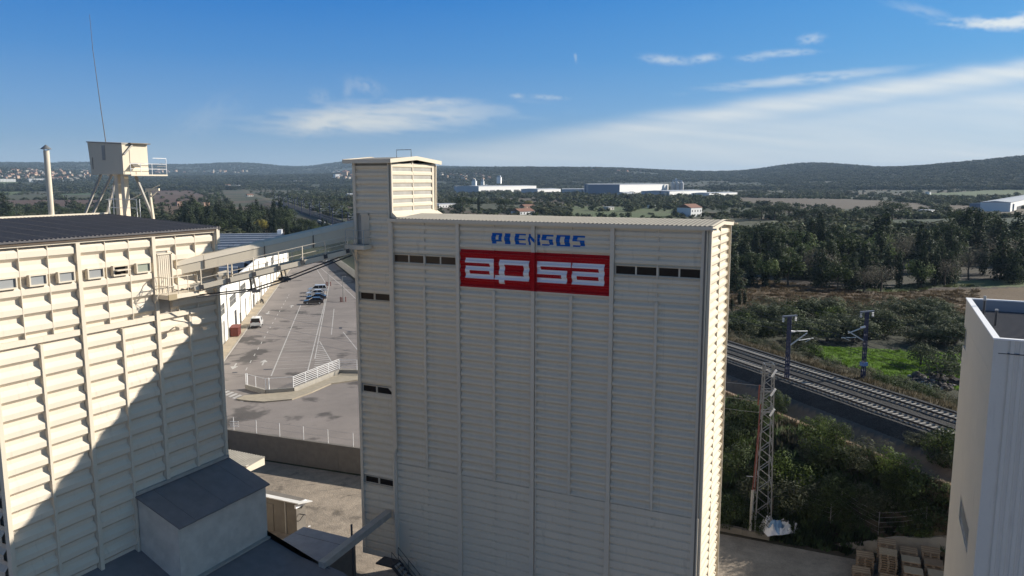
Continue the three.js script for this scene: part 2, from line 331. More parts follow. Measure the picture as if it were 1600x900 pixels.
function landColor(x, z) {
  const s = railS(x, z), r = Math.hypot(x, z), n1 = fbm(x / 14, z / 14, 3), n2 = fbm(x / 70 + 30, z / 70, 3), n3 = fbm(x / 2.2, z / 2.2, 2);
  const f = fieldAt(x, z);
  if (f) { const rows = 0.5 + 0.5 * Math.sin((x * 0.55 + z * 0.83) * (r < 300 ? 2.1 : 0.9)); const k = (1 - f.rough * 0.5) + f.rough * (0.7 * n1 + 0.3 * n3) * 1.1 - 0.12 * f.rough * rows; const dry = f.rough > 0.4 ? sstep(0.5, 0.7, n2) * 0.5 : 0; return [lerp(f.color[0], 0.15, dry * 0.4) * k, lerp(f.color[1], 0.13, dry * 0.4) * k, lerp(f.color[2], 0.07, dry * 0.4) * k]; }
  if (s > 1 && s < 11) { const k = 0.7 + 0.6 * n3, g = sstep(0.4, 0.65, n1); return [lerp(0.12, 0.07, g) * k, lerp(0.095, 0.085, g) * k, lerp(0.06, 0.035, g) * k]; }
  if (r < 900 && s <= 1 && s > -9) return [0.09, 0.085, 0.08];
  if (s <= -9 && s > -13.5 && r < 140) { const k = 0.8 + 0.5 * n3, e = sstep(-13.5, -11.5, s + 1.5 * (n1 - 0.5)); return [lerp(0.06, 0.2, e) * k, lerp(0.055, 0.145, e) * k, lerp(0.03, 0.1, e) * k]; }
  if (s <= -9 && r < 150) { const k = 0.6 + 0.7 * n3, g = sstep(0.4, 0.6, n1); return [lerp(0.075, 0.035, g) * k, lerp(0.062, 0.05, g) * k, lerp(0.04, 0.02, g) * k]; }
  const floor = s > 11 && r < 340 ? 0.5 : 1, wild = sstep(1500, 3000, r);
  const dry = sstep(0.42, 0.62, n2), k = 0.7 + 0.55 * n1;
  let c = [lerp(0.045, 0.095, dry) * k, lerp(0.055, 0.078, dry) * k, lerp(0.025, 0.046, dry) * k];
  if (n2 > 0.6 && n1 > 0.5) c = [0.095 * k, 0.065 * k, 0.042 * k];
  const scar = r > 2400 && fbm(x / 160 + 70, z / 160, 3) > 0.775 ? 1 : 0;
  const wood = [0.030 * k, 0.045 * k, 0.026 * k];
  c = c.map((v, i) => floor * lerp(v, wood[i], wild * 0.96));
  if (scar) c = [0.13, 0.11, 0.075];
  return c;
}
{
  // one sheet to the horizon, fine in front of the camera and coarse behind it
  const az = [], rr = [0]; let a = -Math.PI;
  while (a < Math.PI - 0.001) { az.push(a); const m = Math.abs(a); a += m < 0.66 ? 0.0019 : m < 0.8 ? 0.01 : 0.08; }
  let q = 12; while (q < 9500) { rr.push(q); q *= q < 50 ? 1.06 : q < 140 ? 1.0075 : q < 1500 ? 1.0105 : 1.014; }
  rr.push(9500);
  const nA = az.length, nR = rr.length, pos = new Float32Array(nA * nR * 3), col = new Float32Array(nA * nR * 3), uv = new Float32Array(nA * nR * 2), idx = [];
  for (let i = 0; i < nR; i++) for (let j = 0; j < nA; j++) {
    const b = az[j] - YAW, x = rr[i] * Math.sin(b), z = -rr[i] * Math.cos(b), o = i * nA + j, inView = Math.abs(az[j]) < 0.8;
    pos.set([x, land(x, z), z], o * 3); col.set(inView ? landColor(x, z) : [0.17, 0.15, 0.115], o * 3); uv.set([x, z], o * 2);
  }
  for (let i = 0; i + 1 < nR; i++) for (let j = 0; j < nA; j++) { const k = (j + 1) % nA, p = i * nA + j, s = i * nA + k, t = (i + 1) * nA + j, w = (i + 1) * nA + k; idx.push(p, s, w, p, w, t); }
  const g = new THREE.BufferGeometry();
  g.setAttribute('position', new THREE.BufferAttribute(pos, 3)); g.setAttribute('color', new THREE.BufferAttribute(col, 3)); g.setAttribute('uv', new THREE.BufferAttribute(uv, 2)); g.setIndex(idx); g.computeVertexNormals();
  const m = new THREE.Mesh(g, std(lin(1, 1, 1), { vertexColors: true, roughness: 0.95, map: grainTex, bumpMap: grainBump, bumpScale: 0.06 }));
  m.name = 'ground'; struct(m); scene.add(m);
}

// ---------------------------------------------------------------- paved sheets
const slab = (name, pts, y, m, thick = 0) => {
  const o = new THREE.Shape(pts.map(([x, z]) => new THREE.Vector2(x, -z))), g = thick ? new THREE.ExtrudeGeometry(o, { depth: thick, bevelEnabled: false }) : new THREE.ShapeGeometry(o);
  g.rotateX(-Math.PI / 2); g.translate(0, y - thick, 0);
  const p = g.attributes.position, u = g.attributes.uv; for (let k = 0; k < p.count; k++) u.setXY(k, p.getX(k), p.getZ(k));
  const mesh = new THREE.Mesh(g, m); mesh.name = numbered(name); scene.add(mesh); return struct(mesh);
};
// asphalt: worn grey with patches, oil and tar-filled cracks; one tile covers 40 m
const asphaltTex = tex(2048, 2048, (u, v) => {
  const big = pfbm(u, v, 5, 5), mid = pfbm(u + 0.3, v, 24, 4), fine = pnoise(u * 1024, v * 1024, 1024);
  let k = 0.475 + 0.10 * (big - 0.5) + 0.05 * (mid - 0.5) + 0.05 * (fine - 0.5);
  const st = pfbm(u + 0.1, v + 0.6, 9, 5); k -= 0.17 * sstep(0.60, 0.72, st);
  return [k * 1.055, k * 0.99, k * 0.945];
}, true, 1 / 40, 1 / 40);
const yardTex = tex(1024, 1024, (u, v) => {
  const big = pfbm(u, v, 6, 5), mid = pfbm(u + 0.3, v, 40, 4), fine = pnoise(u * 512, v * 512, 512);
  let k = 0.525 + 0.12 * (big - 0.5) + 0.14 * (mid - 0.5) + 0.08 * (fine - 0.5); k -= 0.13 * sstep(0.62, 0.75, pfbm(u + 0.1, v + 0.6, 12, 5));
  return [k * 1.07, k * 0.985, k * 0.88];
}, true, 1 / 24, 1 / 24);
const asphalt = std(lin(1, 1, 1), { map: asphaltTex, roughness: 0.9, bumpMap: grainBump, bumpScale: 0.01 }), yardM = std(lin(1, 1, 1), { map: yardTex, roughness: 0.95, bumpMap: grainBump, bumpScale: 0.03 });
slab('yard', [[-90, 70], [60, 70], [60, -62.6], [8, -63.4], [-11.3, -63.2], [-14, -62], [-18.2, -62.9], [-90, -56.8]], 0.0, yardM);
slab('road', [[-17.8, -63.3], [-19, -72], [-60, -112], [-101, -141], [-171, -211], [-186, -214], street(258, -20), street(100, -20), [-78, -58.35]], ROAD_Y, asphalt);
{ // the pavement of pale slabs along the white warehouse
  const P = thing('pavement', null, null); struct(P);
  const a = street(95, -20.05), b = street(262, -20.05);
  G().bar([a[0], ROAD_Y + 0.05, a[1]], [b[0], ROAD_Y + 0.05, b[1]], 0.18, 0.22).build('kerb', M.concrete, P);
  const mats = [std(lin(0.46, 0.38, 0.27), { roughness: 0.92, map: grainTex }), std(lin(0.41, 0.34, 0.25), { roughness: 0.92, map: grainTex })];
  for (let t = 95, k = 0; t < 262; t += 3, k++) { const p = street(t + 1.49, -21.05); G().box(p[0], ROAD_Y + 0.07, p[1], 1.76, 0.16, 2.97, Math.atan2(U[0], U[1])).build('slab', mats[k % 2], P); }
}
// ---------------------------------------------------------------- ribbed sheet walls
// profile of one rib, from the top down: [share of the pitch, depth]; 'crest' stands proud, the trough is the wall plane
const HAT = { pitch: 0.53, depth: 0.11, pts: [[0, 0], [0.24, 0], [0.46, 1], [0.78, 1], [1, 0]] };
const WAVE = { pitch: 0.53, depth: 0.15, pts: [[0, 0], [0.22, 0], [0.5, 1], [0.72, 1], [1, 0]] };
const LAP = { pitch: 0.53, depth: 0.10, pts: [[0, 0], [0.07, 0], [0.2, 0.8], [0.86, 1], [1, 0]] };
const BIG = { pitch: 0.92, depth: 0.2, pts: [[0, 0], [0.24, 0], [0.50, 1], [0.80, 1], [1, 0]] };
function profileLine(kind, yTop, y0, y1) {
  // points [y, depth] from y1 down to y0, ribs counted from yTop
  const out = [], at = (y) => { let q = ((yTop - y) / kind.pitch) % 1; if (q < 0) q += 1; for (let k = 0; k + 1 < kind.pts.length; k++) { const [a, d] = kind.pts[k], [b, e] = kind.pts[k + 1]; if (q <= b) return (d + (e - d) * (q - a) / (b - a)) * kind.depth; } return 0; };
  out.push([y1, at(y1 - 1e-6)]);
  for (let n = Math.floor((yTop - y1) / kind.pitch) - 1; ; n++) { let done = false; for (const [q] of kind.pts.slice(0, -1)) { const y = yTop - (n + q) * kind.pitch; if (y <= y0 + 1e-4) { done = true; break; } if (y < y1 - 1e-4) out.push([y, at(y)]); } if (done) break; }
  out.push([y0, at(y0 + 1e-6)]);
  return out;
}
// wall planes: place(a, y, d) with a along the wall, d out of it
const onZ = (z) => (a, y, d) => [a, y, z + d], onX = (x) => (a, y, d) => [x + d, y, -a], onXm = (x) => (a, y, d) => [x - d, y, a], onZm = (z) => (a, y, d) => [-a, y, z - d];
function ribbed(kind, place, a0, a1, y0, y1, yTop, ends = true) {
  const g = G(), L = profileLine(kind, yTop, y0, y1);
  for (let k = 0; k + 1 < L.length; k++) { const [yA, dA] = L[k], [yB, dB] = L[k + 1]; g.quad(place(a0, yB, dB), place(a1, yB, dB), place(a1, yA, dA), place(a0, yA, dA)); }
  if (ends) for (const a of [a0, a1]) for (let k = 0; k + 1 < L.length; k++) { const [yA, dA] = L[k], [yB, dB] = L[k + 1]; const q = [place(a, yA, -0.04), place(a, yB, -0.04), place(a, yB, dB), place(a, yA, dA)]; a === a0 ? g.quad(...q) : g.quad(...q.reverse()); }
  return g;
}
// a patch of paint, given as a convex outline [[a, y], ...], following the ribs
function painted(g, kind, place, yTop, pts, lift) {
  const ys = pts.map((p) => p[1]), L = profileLine(kind, yTop, Math.min(...ys) - 0.001, Math.max(...ys) + 0.001);
  const cut = (P, y, keepAbove) => { const out = []; for (let i = 0; i < P.length; i++) { const p = P[i], q = P[(i + 1) % P.length], a = keepAbove ? p[1] >= y : p[1] <= y, b = keepAbove ? q[1] >= y : q[1] <= y; if (a) out.push(p); if (a !== b) { const t = (y - p[1]) / (q[1] - p[1]); out.push([p[0] + t * (q[0] - p[0]), y]); } } return out; };
  for (let k = 0; k + 1 < L.length; k++) {
    const [yA, dA] = L[k], [yB, dB] = L[k + 1], P = cut(cut(pts, yA, false), yB, true); if (P.length < 3 || yA - yB < 1e-5) continue;
    const nl = Math.hypot(yA - yB, dA - dB), ny = (dB - dA) / nl, nd = (yA - yB) / nl;
    g.poly(P.map(([a, y]) => place(a, y + ny * lift, dB + (dA - dB) * (y - yB) / (yA - yB) + nd * lift)));
  }
}
const bx = (place, a0, a1, y0, y1, d0, d1, g = G()) => { const P = []; for (const d of [d0, d1]) for (const [a, y] of [[a0, y0], [a1, y0], [a1, y1], [a0, y1]]) P.push(place(a, y, d)); return g.hexa(P); };
const rect = (a0, a1, y0, y1) => [[a0, y0], [a1, y0], [a1, y1], [a0, y1]];
// a window of one pane in a frame; parts window > pane
function windowIn(parent, place, a0, a1, y0, y1, d, glass, fr = 0.05, frame = M.creamTrim, thick = 0.06) {
  const g = G(); bx(place, a0, a1, y0, y0 + fr, d, d + thick, g); bx(place, a0, a1, y1 - fr, y1, d, d + thick, g); bx(place, a0, a0 + fr, y0 + fr, y1 - fr, d, d + thick, g); bx(place, a1 - fr, a1, y0 + fr, y1 - fr, d, d + thick, g);
  const w = g.build('window', frame, parent); bx(place, a0 + fr, a1 - fr, y0 + fr, y1 - fr, d - 0.02, d + 0.015).build('pane', glass, w); return w;
}

// ---------------------------------------------------------------- the silo building with the painted sign
{
  const B = thing('silo_building', 'tall cream ribbed silo building carrying the red sign and blue lettering', 'building', [0, 0, 0]);
  const XL = -32.55, XT = -29.6, XR = -8.6, ZF = -43, ZB = -49, EAVE = 26.9, TOP = 30.9, front = onZ(ZF), right = onX(XR), MID = 22.72, LOW = 10.2;
  const cols = [-29.6, -24.45, -19.15, -14.1, -8.78], halves = [-27.0, -21.85, -16.65, -11.4];
  // inner core, dark, behind the sheets
  G().span(XT + 0.05, XR - 0.05, 0, EAVE - 0.05, ZB + 0.05, ZF - 0.05).build('core_wall', M.greyWall, B);
  G().span(XL + 0.05, XT + 0.05, 2.95, TOP - 0.1, ZB + 0.45, ZF - 0.05).build('tower_core_wall', M.greyWall, B);
  for (let k = 0; k < 4; k++) {
    const L = cols[k] + 0.14, R = cols[k + 1] - 0.14, H = halves[k];
    for (const [a, b] of [[L, H], [H, R]]) {
      if (k === 0 || k === 3) { ribbed(HAT, front, a, b, 24.76, EAVE, EAVE).build('cladding_panel', M.cream, B); ribbed(HAT, front, a, b, MID, 24.16, EAVE).build('cladding_panel', M.cream, B); }
      else ribbed(HAT, front, a, b, MID, EAVE, EAVE).build('cladding_panel', M.cream, B);
      ribbed(WAVE, front, a, b, LOW, MID - 0.01, MID).build('cladding_panel', M.cream, B);
      ribbed(LAP, front, a, b, k === 0 && b === H ? 5.6 : 0.35, LOW - 0.01, LOW).build('cladding_panel', M.cream, B);
      if (k === 0 && b === H) { ribbed(LAP, front, a + 0.9, b, 0.35, 5.59, LOW).build('cladding_panel', M.cream, B); bx(front, a, a + 0.88, 0.35, 5.58, 0, 0.05).build('door_panel', M.cream, B); }
      if (k === 0 || k === 3) { const c = (a + b) / 2; for (const [p, q] of [[a + 0.03, c], [c, b - 0.03]]) windowIn(B, front, p, q, 24.18, 24.74, -0.02, k ? M.glassDark : M.glassBrown, 0.045); bx(front, a, b, 24.741, 24.76, 0.0, 0.15).build('window_head', M.creamTrim, B); bx(front, a, b, 24.16, 24.179, 0.0, 0.15).build('window_sill', M.creamTrim, B); }
    }
    if (k === 1 || k === 2) { bx(front, H - 0.02, H + 0.02, 26.42, EAVE, 0, 0.10).build('batten', M.creamTrim, B); bx(front, H - 0.02, H + 0.02, 25.28, 25.66, 0, 0.10).build('batten', M.creamTrim, B); } else bx(front, H - 0.02, H + 0.02, 24.78, EAVE, 0, 0.10).build('batten', M.creamTrim, B);
    if (k === 0 || k === 3) bx(front, H - 0.045, H + 0.045, 24.1, 24.78, 0, 0.12).build('batten', M.creamTrim, B);
    bx(front, H - 0.02, H + 0.02, MID, k === 1 || k === 2 ? 22.86 : 24.1, 0, 0.115).build('batten', M.creamTrim, B);
    bx(front, H - 0.085, H + 0.085, LOW, MID, 0, 0.19).build('batten', M.creamTrim, B);
    bx(front, H - 0.02, H + 0.02, 0.4, LOW, 0, 0.095).build('batten', M.creamTrim, B);
  }
  cols.forEach((c, k) => {
    const w = k === 4 ? 0.16 : 0.12;
    if (k === 2) { bx(front, c - w, c + w, 25.27, EAVE, 0, 0.2).build('column', M.creamTrim, B); bx(front, c - w, c + w, LOW, 22.87, 0, 0.2).build('column', M.creamTrim, B); bx(front, c - w - 0.07, c + w, 0.3, LOW, 0, 0.2).build('column', M.creamTrim, B); G().tube([front(c + 0.22, 22.85, 0.12), front(c + 0.22, 0.6, 0.12)], 0.045).build('downpipe', M.creamTrim, B); G().tube([front(c + 0.22, EAVE - 0.1, 0.12), front(c + 0.22, 25.28, 0.12)], 0.045).build('downpipe', M.creamTrim, B); G().tube([front(c + 0.22, 25.28, 0.12), front(c + 0.22, 22.85, 0.12)], 0.045).build('downpipe', M.red, B); }
    else { bx(front, c - w, c + w, LOW, EAVE, 0, 0.2).build('column', M.creamTrim, B); bx(front, c - w - 0.05, c + w + 0.03, 0.3, LOW, 0, 0.22).build('column', M.creamTrim, B); }
  });
  // the painted sign: red field, white letters; the blue word above it
  const sg = G(); for (const [a, b] of [[-24.3, -19.29], [-19.01, -14.24]]) painted(sg, HAT, front, EAVE, rect(a, b, 22.87, 25.27), 0.004);
  bx(front, -19.28, -19.02, 22.87, 25.27, 0, 0.201, sg); for (const H of [-21.85, -16.65]) bx(front, H - 0.02, H + 0.02, 22.86, 25.28, 0, 0.10, sg);
  const sign = sg.build('banner', M.red, B); sign.userData.label = 'red painted field with white lower-case lettering';
  const T = [24.44, 24.73], Mi = [23.96, 24.22], Bo = [23.45, 23.73];
  const letters = {
    a: [rect(-23.92, -22.17, ...T), rect(-22.17, -21.87, 23.73, 24.73), rect(-23.92, -22.17, ...Mi), rect(-23.92, -23.6, 23.73, 23.96), rect(-23.92, -21.87, ...Bo), rect(-21.83, -21.5, ...Bo)],
    p: [rect(-21.5, -21.12, 23.19, 24.71), rect(-21.12, -19.45, 24.42, 24.71), rect(-19.82, -19.45, 23.73, 24.42), rect(-21.12, -19.45, ...Bo)],
    s: [rect(-18.98, -16.68, ...T), rect(-18.98, -18.66, 24.22, 24.44), rect(-18.98, -16.95, ...Mi), rect(-17.3, -16.95, 23.73, 23.96), rect(-18.98, -16.95, ...Bo)],
    a2: [rect(-16.62, -14.59, ...T), rect(-14.93, -14.59, 23.73, 24.44), rect(-16.62, -14.93, ...Mi), rect(-16.62, -16.3, 23.73, 23.96), rect(-16.62, -14.59, ...Bo)],
  };
  for (const k of Object.keys(letters)) { const g = G(); for (const p of letters[k]) painted(g, HAT, front, EAVE, p, 0.009); g.build('letter', M.white, sign); }
  const by = 25.70, bt = 26.37, q = (a, b, c, d) => [[a, by + c * 0.67], [b, by + c * 0.67], [b, by + d * 0.67], [a, by + d * 0.67]];
  const word = [
    [q(-22.03, -21.72, 0, 1), q(-21.72, -21.31, 0.82, 1), q(-21.53, -21.31, 0.4, 0.82), q(-21.72, -21.31, 0.22, 0.4)],
    [q(-21.13, -20.74, 0, 1)],
    [q(-20.42, -20.13, 0, 1), q(-20.13, -19.69, 0.86, 1), q(-20.13, -19.66, 0.42, 0.56), q(-20.13, -19.69, 0, 0.14)],
    [q(-19.5, -19.36, 0, 1), [[-19.36, by + 0.67], [-19.36, by + 0.42], [-19.28, by + 0.353], [-19.28, by + 0.598]], [[-19.02, by + 0.364], [-19.02, by + 0.134], [-18.94, by + 0.067], [-18.94, by + 0.292]], q(-18.94, -18.72, 0, 1)],
    [q(-18.61, -18.3, 0.5, 1), q(-18.3, -17.86, 0.84, 1), q(-18.3, -18.12, 0.5, 0.6), q(-18.12, -17.86, 0.08, 0.6), q(-18.61, -18.12, 0, 0.14)],
    [q(-17.66, -17.4, 0, 1), q(-17.4, -17.12, 0.86, 1), q(-17.4, -17.12, 0, 0.14), q(-17.12, -16.78, 0, 1)],
    [q(-16.6, -16.3, 0.5, 1), q(-16.3, -15.84, 0.84, 1), q(-16.3, -16.12, 0.5, 0.6), q(-16.12, -15.83, 0.08, 0.6), q(-16.6, -16.12, 0, 0.14)],
  ];
  for (const l of [...word.filter((_, i) => i !== 3), word[3].slice(0, 2), word[3].slice(2)]) { const g = G(); for (const p of l) painted(g, HAT, front, EAVE, p, 0.006); g.build('letter', M.blue, B); }
  { const g = G(); g.poly([front(-19.27, by + 0.345, 0.206), front(-19.03, by + 0.142, 0.206), front(-19.03, by + 0.373, 0.206), front(-19.27, by + 0.589, 0.206)]); g.build('letter', M.blue, B); }
  // right end wall, two bays
  for (const [a, b] of [[43.28, 45.92], [46.0, 48.7]]) { ribbed(HAT, right, a, b, MID, EAVE + 0.05, EAVE).build('cladding_panel', M.cream, B); ribbed(WAVE, right, a, b, LOW, MID - 0.01, MID).build('cladding_panel', M.cream, B); ribbed(HAT, right, a, b, 0.35, LOW - 0.01, LOW).build('cladding_panel', M.cream, B); }
  bx(right, 45.92, 46.0, 0.3, EAVE + 0.1, 0, 0.12).build('batten', M.creamTrim, B);
  bx(right, 43.0, 43.28, 0.3, EAVE + 0.05, 0, 0.17).build('column', M.creamTrim, B); bx(right, 48.7, 49.05, 0.3, EAVE + 0.05, 0, 0.16).build('column', M.creamTrim, B);
  G().tube([right(48.55, 26.9, 0.22), right(48.55, 0.5, 0.22)], 0.05).build('downpipe', M.creamTrim, B);
  G().tube([front(-8.72, 26.9, 0.24), front(-8.72, 0.5, 0.24)], 0.045).build('downpipe', M.darkConcrete, B);
  bx(onZm(ZB), -XR, -XT, 0.3, EAVE, 0, 0.05).build('rear_wall', M.cream, B);
  // roof: two slopes of ribbed sheet with a ridge along the building, gutter and verge trim
  const roofSheet = (x0, x1, zA, zB, yA, yB, w, m, name, parent) => { const g = G(); for (let x = x0; x < x1 - 0.01; x += w) { const e = Math.min(x + w, x1), p = [x, x + w * 0.55, x + w * 0.65, x + w * 0.9, e], h = [0, 0, 0.035, 0.035, 0]; for (let k = 0; k < 4; k++) g.quad([p[k], yA + h[k], zA], [p[k + 1], yA + h[k + 1], zA], [p[k + 1], yB + h[k + 1], zB], [p[k], yB + h[k], zB]); } return g.build(name, m, parent); };
  const rf = roofSheet(XT + 0.1, XR + 0.2, -42.72, -45.95, 27.13, 27.33, 0.26, M.roofCream, 'roof', B); roofSheet(XT + 0.1, XR + 0.2, -45.95, -49.2, 27.33, 27.12, 0.26, M.roofCream, 'roof_sheet', rf);
  bx(front, XT - 0.1, XR + 0.18, 26.92, 27.12, 0.2, 0.34).build('gutter', M.creamTrim, B); bx(front, XT, XR, 26.86, 26.92, 0, 0.19).build('soffit', M.creamTrim, B);
  for (const [z0, z1, y0, y1] of [[-42.66, -45.95, 27.08, 27.3], [-45.95, -49.25, 27.3, 27.08]]) { const g = G(); g.sweep([[z0, y0 - 0.22], [z1, y1 - 0.22], [z1, y1 + 0.09], [z0, y0 + 0.09]], (a, b, t) => [t, b, a], XR + 0.18, XR + 0.28); g.build('verge_trim', M.creamTrim, B); }
  for (const z of [-42.62, -49.3]) G().tube([[XR + 0.26, 26.98, z], [XR + 0.5, 26.98, z]], 0.06).build('gutter_outlet', M.creamTrim, B);

  // the stair tower at the left end
  const tside = onX(XT);
  const zones = [[22.02, 30.6], [15.5, 21.46], [8.86, 14.9], [3.35, 8.24]];
  for (const [y0, y1] of zones) {
    if (y1 > 30) { ribbed(HAT, front, -31.3, XT - 0.14, 25.3, 27.4, TOP).build('cladding_panel', M.cream, B); ribbed(HAT, front, XL + 0.2, XT - 0.14, 27.42, y1, TOP).build('cladding_panel', M.cream, B); ribbed(HAT, front, XL + 0.2, XT - 0.14, y0, 25.29, TOP).build('cladding_panel', M.cream, B); }
    else ribbed(y1 < 9 ? LAP : HAT, front, XL + 0.2, XT - 0.14, y0, y1, TOP).build('cladding_panel', M.cream, B);
  }
  for (const y of [21.48, 14.92, 8.26]) { const m = y > 20 ? M.glassBrown : M.glassDark; for (const [a, b] of [[XL + 0.28, -31.1], [-31.06, XT - 0.2]]) windowIn(B, front, a, b, y, y + 0.52, -0.02, m, 0.04); }
  { const g = G(); g.poly([front(-30.15, 15.46, 0.05), front(-30.15, 15.44, 0.05), front(-29.78, 15.1, 0.05), front(-29.75, 15.46, 0.05)]); g.build('window_corner_patch', M.creamTrim, B); }
  bx(front, XL - 0.02, XL + 0.2, 2.9, TOP, 0, 0.16).build('column', M.creamTrim, B); bx(front, XT - 0.14, XT - 0.06, 27.1, TOP, 0, 0.14).build('column', M.creamTrim, B);
  bx(front, XL, XT - 0.12, 2.9, 3.35, 0, 0.2).build('base_beam', M.creamTrim, B); bx(front, XT - 0.12, XT + 1.6, 2.95, 3.3, 0.215, 0.3).build('base_beam', M.creamTrim, B);
  G().span(XL, XT, 2.86, 2.9, ZB + 0.4, ZF).build('tower_floor', M.darkConcrete, B);
  bx(onXm(XL), ZB + 0.4, ZF, 2.9, TOP, 0, 0.05).build('tower_side_wall', M.cream, B); bx(onZm(ZB + 0.4), -XT, -XL, 2.9, TOP, 0, 0.05).build('tower_rear_wall', M.cream, B);
  G().tube([front(XT + 0.22, 26.8, 0.24), front(XT + 0.22, 11.3, 0.24), front(XT - 0.02, 10.9, 0.24), front(XT - 0.02, 0.5, 0.24)], 0.05).build('downpipe', M.creamTrim, B);
  for (const [a, b] of [[43.1, 45.55], [45.65, 48.1]]) ribbed(HAT, tside, a, b, 27.5, 30.72, 30.95).build('cladding_panel', M.cream, B);
  bx(tside, 42.96, 43.1, 27.2, 30.8, 0, 0.12).build('column', M.creamTrim, B); bx(tside, 45.55, 45.65, 27.5, 30.95, 0, 0.10).build('batten', M.creamTrim, B); bx(tside, 48.1, 48.6, 27.2, 30.8, 0, 0.12).build('column', M.creamTrim, B);
  G().tube([tside(48.5, 30.7, 0.2), tside(48.5, 27.1, 0.2)], 0.05).build('downpipe', M.creamTrim, B);
  { const g = G(); g.quad(tside(42.75, 27.22, 0.62), tside(48.7, 27.22, 0.62), tside(48.6, 27.55, 0.04), tside(43.0, 27.55, 0.04)); g.quad(tside(42.75, 27.1, 0.62), tside(42.75, 27.22, 0.62), tside(43.0, 27.55, 0.04), tside(43.0, 27.1, 0.04)); g.build('flashing', M.cream, B); }
  const tr = G(); for (const [z0, z1, y0, y1] of [[-42.6, -45.75, 30.95, 31.2], [-45.75, -49.0, 31.2, 30.93]]) tr.sweep([[z0, y0 - 0.06], [z1, y1 - 0.06], [z1, y1 + 0.03], [z0, y0 + 0.03]], (a, b, t) => [t, b, a], XL - 0.5, XT + 0.27);
  const TR = tr.build('tower_roof', M.roofCream, B);
  { const g = G(); bx(front, XL - 0.52, XT + 0.3, 30.76, 31.02, 0.34, 0.46, g); g.build('fascia', M.creamTrim, TR); for (const [z0, z1, y0, y1] of [[-42.54, -45.75, 30.93, 31.18], [-45.75, -49.06, 31.18, 30.91]]) for (const x of [XT + 0.28, XL - 0.6]) { const h = G(); h.sweep([[z0, y0 - 0.16], [z1, y1 - 0.16], [z1, y1 + 0.1], [z0, y0 + 0.1]], (a, b, t) => [t, b, a], x, x + 0.08); h.build('verge_trim', M.creamTrim, TR); }
    const r = G(); const a0 = [-30.75, 31.1, -45.5], a1 = [-28.4 - 0.9, 31.1, -45.5], hh = 0.62; r.tube([[a0[0], a0[1], a0[2]], [a0[0], a0[1] + hh, a0[2]], [a1[0] - 0.25, a0[1] + hh, a0[2]], [a1[0] - 0.25, a0[1], a0[2]]], 0.025); r.build('roof_rail', M.darkSteel, TR); }
  // door and landing on the tower
  const door = bx(front, -31.98, -31.34, 25.34, 27.3, 0.02, 0.09).build('door', M.cream, B);
  { const g = G(); for (let x = -31.9; x < -31.38; x += 0.09) bx(front, x, x + 0.03, 25.38, 27.26, 0.091, 0.11, g); g.build('door_rib', M.creamTrim, door); bx(front, -31.36, -31.3, 25.3, 27.4, 0, 0.16).build('door_jamb', M.creamTrim, door); bx(front, -32.0, -31.3, 27.3, 27.4, 0.0, 0.16).build('door_head', M.creamTrim, door); }
  const land_ = bx(front, -32.7, -31.1, 25.02, 25.3, 0.2, 1.05).build('landing', M.creamTrim, B);
  { const g = G(), z = ZF + 1.0, R = 0.022; for (const x of [-32.65, -31.95, -31.15]) g.tube([[x, 25.3, z], [x, 26.32, z]], R); for (const y of [25.8, 26.32]) { g.tube([[-32.65, y, z], [-31.15, y, z]], R); g.tube([[-31.15, y, z], [-31.15, y, ZF + 0.15]], R); } g.build('handrail', M.steel, land_); }
  G().tube([front(-32.25, 25.15, 0.95), front(-32.38, 24.6, 0.5), front(-32.4, 24.0, 0.17)], 0.05).build('landing_bracket', M.steel, B);
  // steel stair at the foot, in the shade
  const st = thing('steel_staircase', 'dark steel stair with handrails at the shaded foot of the silo building', 'staircase', [0, 0, 0]);
  const sA = [-29.3, 3.1, -42.15], sB = [-25.9, 0.0, -42.15];
  for (const z of [-42.55, -41.75]) { G().bar([sA[0], sA[1], z], [sB[0], sB[1], z], 0.06, 0.24).build('stringer', M.darkSteel, st); const g = G(); for (let k = 0; k <= 4; k++) { const t = k / 4, x = lerp(sA[0], sB[0], t), y = lerp(sA[1], sB[1], t); g.tube([[x, y, z], [x, y + 1, z]], 0.02); } for (const h of [0.5, 1]) g.tube([[sA[0], sA[1] + h, z], [sB[0], sB[1] + h, z]], 0.02); g.build('handrail', M.darkSteel, st); }
  for (let k = 0; k < 13; k++) { const t = (k + 0.5) / 13; G().box(lerp(sA[0], sB[0], t), lerp(sA[1], sB[1], t), -42.15, 0.26, 0.04, 0.74).build('tread', M.steel, st); }
  G().span(-30.6, -29.25, 2.98, 3.08, -42.7, -41.65).build('landing', M.darkSteel, st);
  // square inclined chute from the tower down to the low roof
  const ch = thing('inclined_chute', 'grey square chute slanting from the low dark roof up to the stair tower', 'chute', [0, 0, 0]);
  const cA = [-30.15, 6.35, -42.75], cB = [-29.95, 6.05, -35.2];
  G().bar([cA[0], cA[1], cA[2]], [cB[0], cB[1], cB[2]], 0.42, 0.42).build('duct', M.greyWall, ch); G().bar([cA[0], cA[1] + 0.23, cA[2]], [cB[0], cB[1] + 0.23, cB[2]], 0.5, 0.05).build('cover', M.greyWall, ch);
  G().tube([[-30.45, 0, -38.9], [-30.45, 7.1, -38.9]], 0.07).build('post', M.darkSteel, ch);
}
